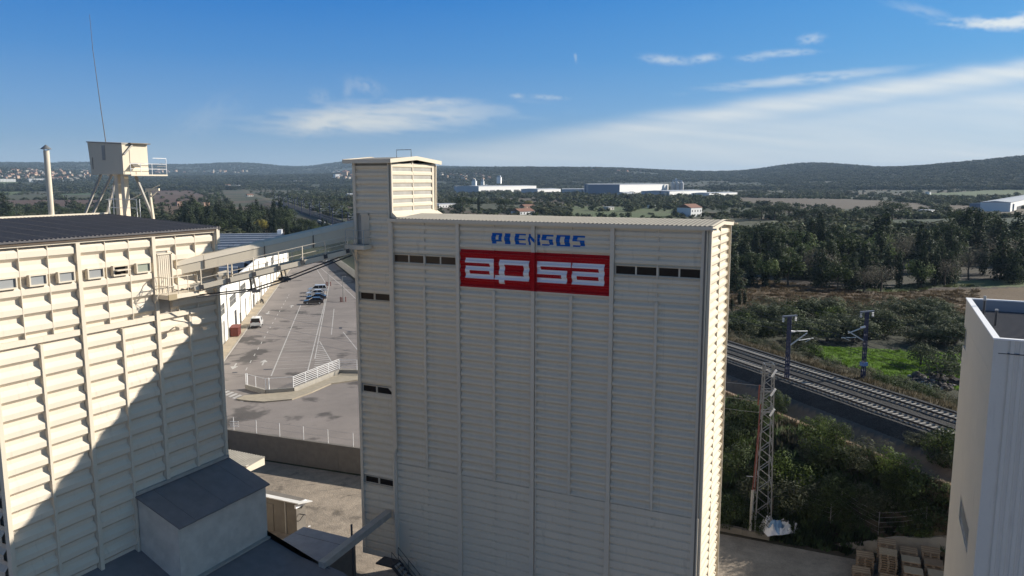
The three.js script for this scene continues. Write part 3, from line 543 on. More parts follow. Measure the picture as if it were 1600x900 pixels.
// ---------------------------------------------------------------- the feed mill on the left
{
  const B = thing('feed_mill', 'wide cream ribbed mill building with small top windows, half in shadow', 'building', [0, 0, 0]);
  const X = -37.85, Z0 = -21.55, Z1 = -35.5, EAVE = 26.55, face = onX(X);
  const cols = [21.55, 26.2, 30.82, 35.4], UP = 21.88;
  G().span(-60, X - 0.06, 0, 26.3, Z0 - 0.06, Z1 + 0.06).build('core_wall', M.greyWall, B);
  for (let k = 0; k < 3; k++) {
    const L = cols[k] + 0.14, R = cols[k + 1] - 0.14, w = (R - L) / 3, H = (cols[k] + cols[k + 1]) / 2;
    for (let j = 0; j < 3; j++) {
      const a = L + j * w, b = a + w, g0 = k === 2 && j === 0 ? 25.55 : UP;
      ribbed(BIG, face, a, b, g0, EAVE, EAVE + 0.08).build('cladding_panel', M.creamLeft, B);
      if (g0 > 25) ribbed(BIG, face, a + 0.98, b, UP, 25.54, EAVE + 0.08).build('cladding_panel', M.creamLeft, B);
      if (j) bx(face, a - 0.02, a + 0.02, UP, EAVE, 0, 0.21).build('batten', M.creamTrim, B);
    }
    bx(face, L, R, UP - 0.3, UP, 0, 0.2).build('sill_band', M.creamLeft, B);
    for (const [a, b] of [[L, H], [H, R]]) ribbed(BIG, face, a, b, 0.2, UP - 0.31, UP - 0.30).build('cladding_panel', M.creamLeft, B);
    bx(face, H - 0.07, H + 0.07, 0.2, UP - 0.4, 0, 0.27).build('batten', M.creamTrim, B);
  }
  cols.forEach((c, k) => { const w = 0.11; bx(face, c - w, c + w, 0.2, EAVE - 0.1, -0.02, k === 0 ? 0.3 : 0.29).build('column', M.creamTrim, B); });
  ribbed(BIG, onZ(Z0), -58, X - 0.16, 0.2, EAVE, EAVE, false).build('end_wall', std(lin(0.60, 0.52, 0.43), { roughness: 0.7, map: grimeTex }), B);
  ribbed(BIG, onZm(Z1), -X + 0.16, 58, 0.2, EAVE, EAVE, false).build('rear_wall', M.creamLeft, B);
  // the row of top-hung windows, one of them open
  const wins = [[21.75, 22.92, 0], [23.5, 24.42, 0], [24.98, 25.9, 0], [26.6, 27.56, 0], [28.1, 29.07, 2], [29.55, 30.5, 1]];
  for (const [a, b, kind] of wins) {
    const y0 = 24.45, y1 = 25.03, f = 0.07, g = G();
    bx(face, a, a + f, y0, y1, 0.1, 0.34, g); bx(face, b - f, b, y0, y1, 0.1, 0.34, g); bx(face, a + f, b - f, y1 - f, y1, 0.1, 0.34, g); bx(face, a + f, b - f, y0, y0 + f, 0.1, 0.34, g);
    const w = g.build('window', M.creamTrim, B);
    if (kind === 2) { w.userData.label = 'open window, dark inside'; bx(face, a + f, b - f, y0 + f, y1 - f, 0.05, 0.12).build('opening', M.black, w); const t = G(); t.hexa([face(a + f, 24.76, 0.33), face(b - f, 24.76, 0.33), face(b - f, 24.8, 0.33), face(a + f, 24.8, 0.33), face(a + f, 24.74, 0.58), face(b - f, 24.74, 0.58), face(b - f, 24.78, 0.58), face(a + f, 24.78, 0.58)]); t.build('sash', M.creamTrim, w); }
    else bx(face, a + f, b - f, y0 + f, y1 - f, 0.22, 0.25).build('pane', kind ? M.glassGreen : M.glassGrey, w);
  }
  // door onto the walkway
  const door = bx(face, 31.02, 31.92, 23.1, 25.35, 0.18, 0.26).build('door', M.creamLeft, B);
  { const g = G(); for (let a = 31.06; a < 31.9; a += 0.14) bx(face, a, a + 0.05, 23.15, 25.3, 0.261, 0.285, g); g.build('door_rib', M.creamTrim, door); bx(face, 31.92, 32.0, 23.1, 25.42, 0.1, 0.33).build('door_jamb', M.creamTrim, door); bx(face, 30.97, 32.0, 25.36, 25.44, 0.1, 0.33).build('door_head', M.creamTrim, door); }
  // two small flood lamps on brackets
  for (const [a, y] of [[31.92, 20.95], [33.95, 20.6]]) { const l = G(); l.bar(face(a, y, 0.15), face(a - 0.05, y + 0.12, 0.62), 0.05, 0.05); l.hexa([face(a - 0.2, y - 0.1, 0.55), face(a + 0.2, y - 0.1, 0.55), face(a + 0.2, y + 0.14, 0.55), face(a - 0.2, y + 0.14, 0.55), face(a - 0.14, y - 0.06, 0.82), face(a + 0.14, y - 0.06, 0.82), face(a + 0.14, y + 0.08, 0.82), face(a - 0.14, y + 0.08, 0.82)]); l.build('flood_lamp', M.creamTrim, B); }
  // dark ribbed roof rising gently to a ridge
  const yE = 26.72, yR = 27.34, xE = X + 0.42, xR = -47.8, rg = G();
  for (let z = Z0 + 1.2; z > Z1 - 0.05; z -= 0.24) { const p = [z, z - 0.09, z - 0.13, z - 0.20, z - 0.24], h = [0, 0, 0.045, 0.045, 0]; for (let k = 0; k < 4; k++) { rg.quad([xE, yE + h[k], p[k]], [xE, yE + h[k + 1], p[k + 1]], [xR, yR + h[k + 1], p[k + 1]], [xR, yR + h[k], p[k]]); rg.quad([xE, yE - 0.09, p[k]], [xE, yE - 0.09, p[k + 1]], [xE, yE + h[k + 1], p[k + 1]], [xE, yE + h[k], p[k]]); } }
  const roof = rg.build('roof', M.darkRoof, B); bx(face, 20.4, 35.42, 26.42, 26.5, 0.22, 0.3).build('eaves_trim', M.creamTrim, B);
  { const s = G(); for (let z = Z0 + 1.1; z > Z1; z -= 1.44) s.quad([xE - 0.02, yE + 0.049, z], [xE - 0.02, yE + 0.049, z - 0.03], [xR, yR + 0.049, z - 0.03], [xR, yR + 0.049, z]); s.build('roof_seam', std(lin(0.2, 0.195, 0.19), { roughness: 0.8 }), roof); }
  G().bar([xR, yR + 0.06, Z0 + 1.2], [xR, yR + 0.06, Z1 - 0.1], 0.3, 0.12).build('ridge_cap', M.creamTrim, roof);
  G().quad([xR, yR, Z0 + 1.2], [xR, yR, Z1], [-58, 26.4, Z1], [-58, 26.4, Z0 + 1.2]).build('rear_slope', M.darkRoof, roof);
  { const g = G(); g.bar([xE + 0.02, yE - 0.06, Z1 - 0.08], [xR, yR - 0.06, Z1 - 0.08], 0.06, 0.22); g.build('verge_trim', M.darkSteel, roof); bx(face, -Z1 - 0.12, -Z1 + 0.12, 25.7, 26.75, 0.28, 0.4).build('verge_cap', M.creamTrim, roof); }
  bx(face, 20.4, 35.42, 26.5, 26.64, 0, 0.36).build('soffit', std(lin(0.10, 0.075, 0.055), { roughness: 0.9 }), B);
  // lower block behind, which carries the cabin on its legs
  G().span(-53, -44.6, 0, 25.6, Z1 - 0.1, -41.5).build('rear_block', M.creamLeft, B);
}
// ---------------------------------------------------------------- lean-to and low roofs at the foot of the mill, all in shade
{
  const S = thing('lean_to_shed', 'plastered lean-to with dark slate-grey pitched roof against the shaded mill wall', 'shed', [0, 0, 0]);
  const x0 = -37.85, x1 = -34.45, za = -28.65, zb = -35.45, yb = 5.2;
  G().poly([[x1, yb, za], [x1, 10.45, za], [x0, 11.7, za], [x0, yb, za]].reverse()).build('side_wall', M.plaster, S);
  G().poly([[x1, yb, zb], [x0, yb, zb], [x0, 11.7, zb], [x1, 10.45, zb]].reverse()).build('side_wall', M.plaster, S);
  G().quad([x1, yb, za], [x1, yb, zb], [x1, 10.45, zb], [x1, 10.45, za]).build('front_wall', M.plaster, S);
  const n = 6; for (let k = 0; k < n; k++) { const a = lerp(za + 0.16, zb - 0.08, k / n), b = lerp(za + 0.16, zb - 0.08, (k + 1) / n), l = (k % 2) * 0.012, g = G(); g.hexa([[x0 + 0.05, 11.72 + l, a], [x1 + 0.3, 10.42 + l, a], [x1 + 0.3, 10.42 + l, b + 0.01], [x0 + 0.05, 11.72 + l, b + 0.01], [x0 + 0.05, 11.8 + l, a], [x1 + 0.3, 10.5 + l, a], [x1 + 0.3, 10.5 + l, b + 0.01], [x0 + 0.05, 11.8 + l, b + 0.01]]); g.build('roof_panel', M.slateRoof, S); }
  G().bar([x0 + 0.24, 11.85, za + 0.1], [x0 + 0.24, 11.85, zb], 0.3, 0.18).build('flashing', M.greyWall, S);
  const D = thing('low_annex', 'low building under a dark roof filling the shaded bottom left corner', 'building', [0, 0, 0]);
  const prof = [[-37.85, 8.5], [-34.2, 6.85], [-31.8, 6.2], [-28.6, 5.75], [-26.4, 4.9]];
  const g = G(); for (let k = 0; k + 1 < prof.length; k++) { const [a, p] = prof[k], [b, q] = prof[k + 1]; g.hexa([[a, p - 0.12, -20], [b, q - 0.12, -20], [b, q - 0.12, -35.6], [a, p - 0.12, -35.6], [a, p, -20], [b, q, -20], [b, q, -35.6], [a, p, -35.6]]); } g.build('roof', M.slateRoof, D);
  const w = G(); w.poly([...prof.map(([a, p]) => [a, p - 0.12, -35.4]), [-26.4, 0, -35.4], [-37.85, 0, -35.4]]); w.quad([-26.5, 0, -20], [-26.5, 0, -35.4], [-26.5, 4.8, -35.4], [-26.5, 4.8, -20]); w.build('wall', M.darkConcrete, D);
  G().bar([-34.35, 6.95, -28.7], [-34.35, 6.95, -35.4], 0.35, 0.12).build('flashing', M.greyWall, D);
  const E = thing('flat_roofed_store', 'low store with a flat bluish grey roof in the shade between mill and silo', 'building', [0, 0, 0]);
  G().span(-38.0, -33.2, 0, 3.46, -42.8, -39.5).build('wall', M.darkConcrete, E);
  G().span(-38.2, -33.0, 3.46, 3.59, -41.9, -39.3).build('roof_slab', M.flatRoof, E); G().span(-38.2, -33.0, 3.46, 3.6, -43.05, -41.94).build('roof_slab', M.flatRoof, E);
  { const g2 = G(); for (let x = -37.8; x < -34; x += 0.9) g2.span(x, x + 0.82, 0.3, 3.3, -39.5, -39.42); g2.build('shutter_panel', M.darkSteel, E); }
  const Wt = thing('white_roofed_shed', 'small shed with a white roof and shaded grey front behind the lean-to', 'shed', [0, 0, 0]);
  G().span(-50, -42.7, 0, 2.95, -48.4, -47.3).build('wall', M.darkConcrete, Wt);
  { const g3 = G(); g3.hexa([[-50, 3.05, -46.8], [-42.2, 3.05, -47.0], [-42.05, 2.7, -48.6], [-50, 2.7, -48.6], [-50, 3.13, -46.8], [-42.2, 3.13, -47.0], [-42.05, 2.78, -48.6], [-50, 2.78, -48.6]]); g3.build('roof', std(lin(0.72, 0.70, 0.66), { roughness: 0.7, map: grainTex }), Wt); G().span(-42.6, -42.45, 2.6, 2.93, -48.3, -47.0).build('eaves_board', M.white, Wt); }
  { const g4 = G(); g4.tube([[-42.65, 1.9, -47.6], [-41.9, 2.0, -47.5]], 0.04); g4.tube([[-42.65, 1.3, -47.6], [-42.1, 1.98, -47.5]], 0.03); g4.build('bracket', M.darkSteel, Wt); G().span(-47, -45.2, 0, 2.4, -47.3, -47.24).build('door', M.darkConcrete, Wt); G().span(-43.9, -43.8, 0, 2.9, -47.3, -47.22).build('downpipe', M.greyWall, Wt); }
  { const g5 = G(); g5.bar([-42.6, 0.02, -48.2], [-41.8, 0.9, -47.8], 0.2, 0.08); const o = g5.build('leaning_plank', M.white); tag(o, 'pale plank leaning against the end of the white-roofed shed', 'plank'); }
  const K = thing('sheet_canopy', 'pale corrugated sheet canopy peeping out behind the mill above the lean-to roof', 'canopy', [0, 0, 0]);
  { const g6 = G(); for (let x = -62; x < -50.4; x += 0.3) { const h = [0, 0.07, 0.07, 0], q = [x, x + 0.1, x + 0.2, x + 0.3]; for (let k = 0; k < 3; k++) g6.quad([q[k], 4.0 + h[k], -49.6], [q[k + 1], 4.0 + h[k + 1], -49.6], [q[k + 1], 4.2 + h[k + 1], -51.9], [q[k], 4.2 + h[k], -51.9]); } g6.build('roof', M.roofCream, K); G().span(-62, -50.45, 3.4, 3.95, -49.75, -49.6).build('fascia', M.creamTrim, K); G().span(-50.52, -50.4, 3.45, 4.1, -51.9, -49.62).build('fascia', M.creamTrim, K); for (const x of [-55, -59]) G().tube([[x, 0, -51.6], [x, 4.1, -51.6]], 0.08).build('post', M.steel, K); }
}
// ---------------------------------------------------------------- conveyor bridge between mill and silo
{
  const B = thing('conveyor_bridge', 'sloping cream conveyor housing with railed walkway joining mill and silo tower', 'bridge', [0, 0, 0]);
  const a0 = [-37.75, -32.52], b0 = [-32.5, -43.05], L = Math.hypot(b0[0] - a0[0], b0[1] - a0[1]), d = [(b0[0] - a0[0]) / L, (b0[1] - a0[1]) / L], n = [-d[1], d[0]];
  // q: metres along, o: metres towards the open side, y
  const P = (q, o, y) => [a0[0] + d[0] * q + n[0] * o, y, a0[1] + d[1] * q + n[1] * o], top = (q) => 24.86 + 1.98 * q / L, bot = (q) => 24.05 + 1.58 * q / L;
  const seg = [-0.3, 1.55, 5.3, 8.6, L + 0.35];
  for (let k = 0; k + 1 < seg.length; k++) { const s = seg[k] + 0.01, e = seg[k + 1] - 0.01; G().hexa([P(s, -1.0, bot(s)), P(e, -1.0, bot(e)), P(e, 0, bot(e)), P(s, 0, bot(s)), P(s, -1.0, top(s) - 0.16), P(e, -1.0, top(e) - 0.16), P(e, 0, top(e) - 0.3), P(s, 0, top(s) - 0.3)]).build('housing_panel', M.cream, B); G().hexa([P(s, -1.02, top(s) - 0.14), P(e, -1.02, top(e) - 0.14), P(e, 0.05, top(e) - 0.29), P(s, 0.05, top(s) - 0.29), P(s, -0.9, top(s) + 0.02), P(e, -0.9, top(e) + 0.02), P(e, -0.12, top(e)), P(s, -0.12, top(s))]).build('housing_cover', M.creamTrim, B); }
  for (const q of [0, 1.55, 5.3, 8.6]) G().hexa([P(q - 0.03, -0.02, bot(q)), P(q + 0.03, -0.02, bot(q)), P(q + 0.03, 0.06, bot(q)), P(q - 0.03, 0.06, bot(q)), P(q - 0.03, -0.02, top(q) - 0.25), P(q + 0.03, -0.02, top(q) - 0.25), P(q + 0.03, 0.06, top(q) - 0.27), P(q - 0.03, 0.06, top(q) - 0.27)]).build('joint_strip', M.darkConcrete, B);
  // walkway: deck between two channels, posts and rails on the open side
  const dk = (q) => 23.2 + 1.98 * q / L, q0 = 0.9, q1 = L - 1.2;
  G().hexa([P(q0, 0.25, dk(q0) - 0.05), P(q1, 0.25, dk(q1) - 0.05), P(q1, 1.05, dk(q1) - 0.05), P(q0, 1.05, dk(q0) - 0.05), P(q0, 0.25, dk(q0)), P(q1, 0.25, dk(q1)), P(q1, 1.05, dk(q1)), P(q0, 1.05, dk(q0))]).build('deck', M.darkConcrete, B);
  for (const o of [0.2, 1.08]) G().bar(P(q0 - 0.3, o, dk(q0) - 0.06), P(q1 + 0.1, o, dk(q1) - 0.06), 0.07, 0.3).build('channel', M.creamTrim, B);
  G().bar(P(q0, 0.65, dk(q0) - 0.26), P(q1, 0.65, dk(q1) - 0.26), 0.7, 0.05).build('underside_plate', M.creamTrim, B);
  for (let k = 0; k <= 6; k++) { const q = lerp(q0 + 0.1, q1 - 0.05, k / 6); const p = G(); p.bar(P(q, 1.13, dk(q) - 0.2), P(q, 1.13, dk(q) + 1.0), 0.05, 0.05); p.build('post', M.creamTrim, B); G().bar(P(q - 0.12, 1.14, dk(q) - 0.03), P(q + 0.12, 1.14, dk(q) + 0.0), 0.08, 0.26).build('post_clamp', M.darkSteel, B); }
  for (const h of [0.5, 1.0]) { G().tube([P(q0, 1.13, dk(q0) + h), P(q1, 1.13, dk(q1) + h)], 0.022).build('handrail', M.creamTrim, B); }
  for (const q of [q0 + 2.2, q0 + 6.1]) G().bar(P(q, 0.3, dk(q)), P(q, 0.3, bot(q) + 0.02), 0.06, 0.06).build('strut', M.creamTrim, B);
  // drive motor on the housing's lower end
  { const g = G(); g.tube([P(2.2, 0.42, dk(2.2) + 0.32), P(2.75, 0.42, dk(2.75) + 0.32)], 0.19, 12); g.build('motor', M.creamTrim, B); G().bar(P(2.1, 0.42, dk(2.1) + 0.2), P(2.4, 0.42, dk(2.4) + 0.2), 0.3, 0.3).build('gearbox', M.greyWall, B); }
  // tension chord with its king posts below the walkway
  const cz = [[1.2, 22.72], [4.3, 22.72], [6.3, 23.3], [L - 0.9, 24.65]];
  for (const o of [0.25, 1.02]) { G().tube([P(q0 - 0.2, o, 22.75), P(cz[1][0], o, cz[1][1] + 0.12), P(cz[2][0], o, cz[2][1]), P(cz[3][0], o, cz[3][1])], 0.045).build('tension_rod', M.darkSteel, B); for (const k of [1, 2]) { G().bar(P(cz[k][0], o, cz[k][1] + 0.08), P(cz[k][0] - 0.12, o, dk(cz[k][0]) - 0.2), 0.08, 0.08).build('king_post', M.darkConcrete, B); G().bar(P(cz[k][0] - 0.25, o, cz[k][1] + 0.06), P(cz[k][0] + 0.25, o, cz[k][1] + 0.08), 0.14, 0.16).build('shoe', M.darkSteel, B); } }
  // landing at the mill door, with its own railing and a caged ladder foot
  const face = onX(-37.85), lg = bx(face, 30.75, 32.95, 22.85, 23.1, 0.3, 1.3).build('mill_landing', M.creamTrim, B);
  { const g = G(); for (const a of [30.8, 31.5, 32.2, 32.9]) g.tube([face(a, 23.1, 1.26), face(a, 24.1, 1.26)], 0.022); for (const h of [23.6, 24.1]) { g.tube([face(30.8, h, 1.26), face(32.9, h, 1.26)], 0.022); g.tube([face(30.8, h, 0.3), face(30.8, h, 1.26)], 0.022); } g.build('handrail', M.creamTrim, lg); }
  { const g = G(); g.tube([face(30.75, 24.1, 0.3), face(30.3, 23.7, 0.95), face(30.25, 22.9, 0.95), face(30.6, 22.6, 0.3)], 0.02); g.tube([face(30.28, 23.4, 0.95), face(30.75, 23.4, 0.3)], 0.02); g.tube([face(30.26, 22.95, 0.95), face(30.75, 22.95, 0.3)], 0.02); g.tube([face(30.75, 24.0, 0.95), face(30.26, 22.95, 0.95)], 0.018); g.build('side_rail', M.creamTrim, lg); bx(face, 30.72, 31.3, 22.82, 23.14, 1.301, 1.36).build('kick_plate', std(lin(0.33, 0.27, 0.17), { roughness: 0.8 }), lg); }
}
// ---------------------------------------------------------------- the cabin on legs behind the mill roof, its mast and the flue
{
  const T = thing('rooftop_cabin', 'pale boxy sheet-metal cabin raised on slanting legs above the mill roof', 'cabin', [0, 0, 0]);
  const x0 = -50.0, x1 = -46.6, z0 = -36.2, z1 = -38.2, y0 = 30.03, y1 = 32.05;
  const P = (x, y, z) => [x, y, z];
  G().hexa([P(x0 + 0.16, y0, z0), P(x1, y0, z0), P(x1, y0, z1), P(x0 + 0.16, y0, z1), P(x0 - 0.06, y1 + 0.18, z0), P(x1, y1, z0), P(x1, y1 + 0.05, z1), P(x0 - 0.06, y1 + 0.18, z1)]).build('shell', M.cream, T);
  G().hexa([P(x0 - 0.12, y1 + 0.185, z0 + 0.05), P(x1 + 0.05, y1 + 0.01, z0 + 0.05), P(x1 + 0.05, y1 + 0.06, z1 - 0.05), P(x0 - 0.12, y1 + 0.19, z1 - 0.05), P(x0 - 0.12, y1 + 0.26, z0 + 0.05), P(x1 + 0.05, y1 + 0.09, z0 + 0.05), P(x1 + 0.05, y1 + 0.14, z1 - 0.05), P(x0 - 0.12, y1 + 0.27, z1 - 0.05)]).build('lid', M.greyWall, T);
  const f = onX(x1);
  bx(f, 36.75, 37.95, 30.8, 31.9, 0.0, 0.03).build('hatch', M.creamTrim, T);
  { const g = G(); g.hexa([f(36.8, 30.72, 0.05), f(37.3, 30.72, 0.05), f(37.3, 30.75, 0.05), f(36.8, 30.75, 0.05), f(36.7, 30.52, 0.4), f(37.25, 30.52, 0.4), f(37.25, 30.55, 0.4), f(36.7, 30.55, 0.4)]); g.build('hood', M.darkConcrete, T); G().bar(f(36.25, 31.35, 0.08), f(36.95, 32.05, 0.08), 0.1, 0.1).build('stay', M.greyWall, T); G().hexa([f(36.7, 32.1, -0.3), f(38.3, 32.1, -0.3), f(38.3, 32.16, -0.3), f(36.7, 32.16, -0.3), f(36.7, 32.1, 0.25), f(38.3, 32.1, 0.25), f(38.3, 32.16, 0.25), f(36.7, 32.16, 0.25)]).build('canopy', M.darkConcrete, T); }
  bx(onZ(z0), -48.6, -48.3, 31.0, 32.0, 0, 0.03).build('vent_cover', M.greyWall, T); bx(onZ(z0), -49.65, -49.62, 30.4, 31.2, 0, 0.03).build('hinge', M.darkConcrete, T);
  // slanting legs and two upright columns
  for (const [a, b] of [[[-50.6, 27.1, -35.9], [-49.3, 30.03, -36.5]], [[-49.8, 27.1, -35.9], [-48.2, 30.03, -36.5]], [[-45.4, 26.9, -37.4], [-46.75, 30.03, -37.2]], [[-51.2, 26.8, -38], [-49.6, 30.03, -38]]]) G().bar(a, b, 0.14, 0.14).build('leg', M.greyWall, T);
  for (const x of [-47.75, -47.1]) G().span(x - 0.17, x + 0.17, 26.8, 30.03, -36.8, -36.45).build('column', M.cream, T);
  G().bar([-45.5, 29.3, -38.1], [-47.1, 28.2, -36.7], 0.06, 0.06).build('brace', M.cream, T);
  // outer gallery on the right and left with rails
  { const g = G(); g.span(x1 + 0.02, x1 + 0.75, 29.93, 30.03, z0, -39.15); g.span(x0 - 0.9, x0 + 0.1, 29.93, 30.03, z1, -38.9); const dk = g.build('gallery', M.creamTrim, T), r = G(); for (const z of [z0, -37.0, -37.9, -39.1]) r.tube([[x1 + 0.72, 30.03, z], [x1 + 0.72, z < -38 ? 31.15 : 30.75, z]], 0.022); r.tube([[x1 + 0.72, 31.15, -38], [x1 + 0.72, 31.15, -39.1]], 0.022); for (const h of [30.4, 30.75]) r.tube([[x1 + 0.72, h, z0], [x1 + 0.72, h, -39.1]], 0.018); for (const h of [30.6, 31.15]) r.tube([[x0 - 0.85, h, -38.85], [x0 + 0.05, h, -38.85]], 0.022); r.tube([[x0 - 0.85, 30.03, -38.85], [x0 - 0.85, 31.15, -38.85]], 0.022); for (const h of [30.6, 31.15]) r.tube([[x1 - 0.2, h, -39.1], [x1 + 0.72, h, -39.1]], 0.022); r.build('handrail', M.white, dk); }
  // roof guard rail and lamp post beside the legs
  const R = thing('guard_rail', 'thin white guard rail around the foot of the rooftop cabin', 'railing', [0, 0, 0]);
  { const g = G(); for (const x of [-49.2, -48.4, -46.4, -46.1]) g.tube([[x, 26.9, -36.9], [x, 28.35, -36.9]], 0.025); for (const h of [27.75, 28.35]) { g.tube([[-49.2, h, -36.9], [-48.2, h, -36.9]], 0.025); g.tube([[-47.9, h, -36.3], [-46.1, h, -36.6]], 0.02); } g.tube([[-48.25, 26.9, -36.5], [-48.15, 29.3, -36.5]], 0.03); g.tube([[-48.25, 28.3, -36.5], [-49.0, 28.3, -36.5]], 0.025); g.tube([[-48.25, 29.1, -36.5], [-48.9, 29.1, -36.5]], 0.025); g.build('rail', M.white, R); }
  const Lp = thing('hoist_post', 'short white post with a bracket arm right of the cabin legs', 'post', [0, 0, 0]);
  G().bar([-45.3, 26.7, -37.3], [-45.55, 29.0, -37.3], 0.14, 0.14).build('post', M.cream, Lp); G().bar([-45.75, 29.0, -37.2], [-44.95, 29.0, -37.6], 0.2, 0.16).build('arm', M.cream, Lp); G().bar([-45.4, 28.55, -37.35], [-45.05, 28.9, -37.5], 0.08, 0.08).build('stay', M.cream, Lp);
  const A = thing('radio_mast', 'very thin leaning whip mast rising from the rooftop cabin into the sky', 'mast', [-48.82, 32.2, -36.7]);
  G().tube([[0, 0, 0], [-0.26, 2.3, 0], [-0.78, 6.3, -0.1]], [0.03, 0.026, 0.02]).build('lower_tube', M.darkConcrete, A); G().tube([[-0.78, 6.3, -0.1], [-1.12, 8.7, -0.3]], [0.02, 0.014]).build('whip', M.darkSteel, A);
  const Ch = thing('flue', 'white vertical flue pipe with conical cowl left of the rooftop cabin', 'chimney', [-47.9, 27.2, -31.78]);
  G().tube([[0, 0, 0], [0, 4.3, 0]], 0.17, 16).build('pipe', M.creamTrim, Ch); { const c = G(); c.tube([[0, 4.38, 0], [0, 4.66, 0]], [0.34, 0.02], 16); c.build('cowl', M.galv, Ch); const s = G(); for (let k = 0; k < 4; k++) { const q = k * Math.PI / 2; s.bar([0.15 * Math.cos(q), 4.25, 0.15 * Math.sin(q)], [0.18 * Math.cos(q), 4.42, 0.18 * Math.sin(q)], 0.02, 0.02); } s.build('cowl_stay', M.galv, Ch); }
}
// ---------------------------------------------------------------- the building at the right edge
{
  const B = thing('panel_hall', 'pale hall with ribbed front and parapet roof at the right edge of the photo', 'building', [0, 0, 0]);
  const X = 4.25, ZF = -34.75, ZB = -46.2, TOP = 23.55, ROOF = 22.95;
  G().span(X + 0.05, 18, 0, ROOF - 0.02, ZB + 0.05, ZF - 0.05).build('core_wall', M.greyWall, B);
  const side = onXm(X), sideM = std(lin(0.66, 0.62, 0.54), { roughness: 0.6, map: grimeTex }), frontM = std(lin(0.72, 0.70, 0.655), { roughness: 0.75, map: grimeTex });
  // side wall of narrow upright panels with two window openings
  const wins = [[-46.0, -44.6, 21.0, 22.1], [-41.4, -37.2, 13.4, 14.6]];
  const strips = (z0, z1, y0, y1) => { for (let z = z0; z < z1 - 0.01; z += 0.9625) bx(side, z + 0.004, Math.min(z + 0.9585, z1), y0, y1, 0, 0.05).build('wall_panel', sideM, B); };
  strips(ZB, ZF, 14.62, 20.98); strips(ZB, ZF, 0, 13.38); strips(ZB, ZF, 22.12, TOP - 0.06); strips(-44.58, ZF, 20.99, 22.11); strips(ZB, -41.42, 13.39, 14.61); strips(-37.18, ZF, 13.39, 14.61);
  for (const [a, b, y0, y1] of wins) { const w = bx(side, a, b, y0, y1, -0.02, -0.01).build('window', M.glassGrey, B), g = G(); bx(side, a, b, y1 - 0.04, y1, -0.01, 0.06, g); bx(side, b - 0.05, b, y0, y1 - 0.04, -0.01, 0.06, g); bx(side, a, b - 0.05, y0, y0 + 0.04, -0.01, 0.06, g); g.build('frame', M.creamTrim, w); }
  // ribbed front
  const fr = onZ(ZF); bx(fr, X - 0.05, X + 0.42, 0, TOP - 0.06, 0, 0.05).build('corner_trim', frontM, B);
  for (let x = X + 0.42, k = 0; x < 13; x += 0.96, k++) { const g = G(); for (let j = 0; j < 3; j++) { const a = x + j * 0.32, q = [a, a + 0.06, a + 0.1, a + 0.22, a + 0.26, a + 0.318], h = [0, 0, 0.045, 0.045, 0, 0]; for (let i = 0; i < 5; i++) g.quad(fr(q[i], 0, h[i]), fr(q[i + 1], 0, h[i + 1]), fr(q[i + 1], TOP - 0.06, h[i + 1]), fr(q[i], TOP - 0.06, h[i])); } g.build('wall_panel', frontM, B); }
  // coping, inner faces of the parapet, roof deck of ribbed sheet
  const cop = G(); cop.span(X - 0.08, X + 0.16, TOP - 0.06, TOP, ZB - 0.05, ZF + 0.07); cop.span(X + 0.16, 18, TOP - 0.06, TOP, ZF - 0.16, ZF + 0.07); cop.span(X + 0.16, 18, TOP - 0.06, TOP, ZB - 0.05, ZB + 0.16); cop.build('coping', M.white, B);
  const inn = G(); inn.span(X + 0.06, X + 0.12, ROOF, TOP - 0.06, ZB, ZF); inn.span(X + 0.12, 18, ROOF, TOP - 0.06, ZF - 0.12, ZF - 0.06); inn.span(X + 0.12, 18, ROOF, TOP - 0.06, ZB + 0.06, ZB + 0.12); inn.build('parapet', std(lin(0.27, 0.29, 0.32), { roughness: 0.6 }), B);
  const dk = G(); for (let z = ZB + 0.12; z < ZF - 0.12; z += 0.3) { const q = [z, z + 0.17, z + 0.2, z + 0.27, z + 0.3], h = [0, 0, 0.04, 0.04, 0]; for (let k = 0; k < 4; k++) dk.quad([X + 0.12, ROOF + h[k], q[k]], [18, ROOF + h[k], q[k]], [18, ROOF + h[k + 1], q[k + 1]], [X + 0.12, ROOF + h[k + 1], q[k + 1]]); } dk.build('roof', M.darkRoof, B);
  const labels = ['vent pipe at the far end of the parapet roof, with a pale cap', 'plain dark vent pipe in the middle of the parapet roof', 'short dark vent pipe near the front corner of the parapet roof'];
  [[4.75, -43.7, 0.85], [4.98, -41.2, 0.75], [5.82, -36.0, 0.5]].forEach(([x, z, h], k) => { const v = thing('vent_pipe', labels[k], 'vent pipe', [x, ROOF, z]); G().tube([[0, 0, 0], [0, h, 0]], 0.055, 8).build('pipe', M.darkSteel, v); G().tube([[0, h, 0], [0, h + (k ? 0.06 : 0.22), 0]], 0.065, 8).build('cap', M.steel, v); });
}
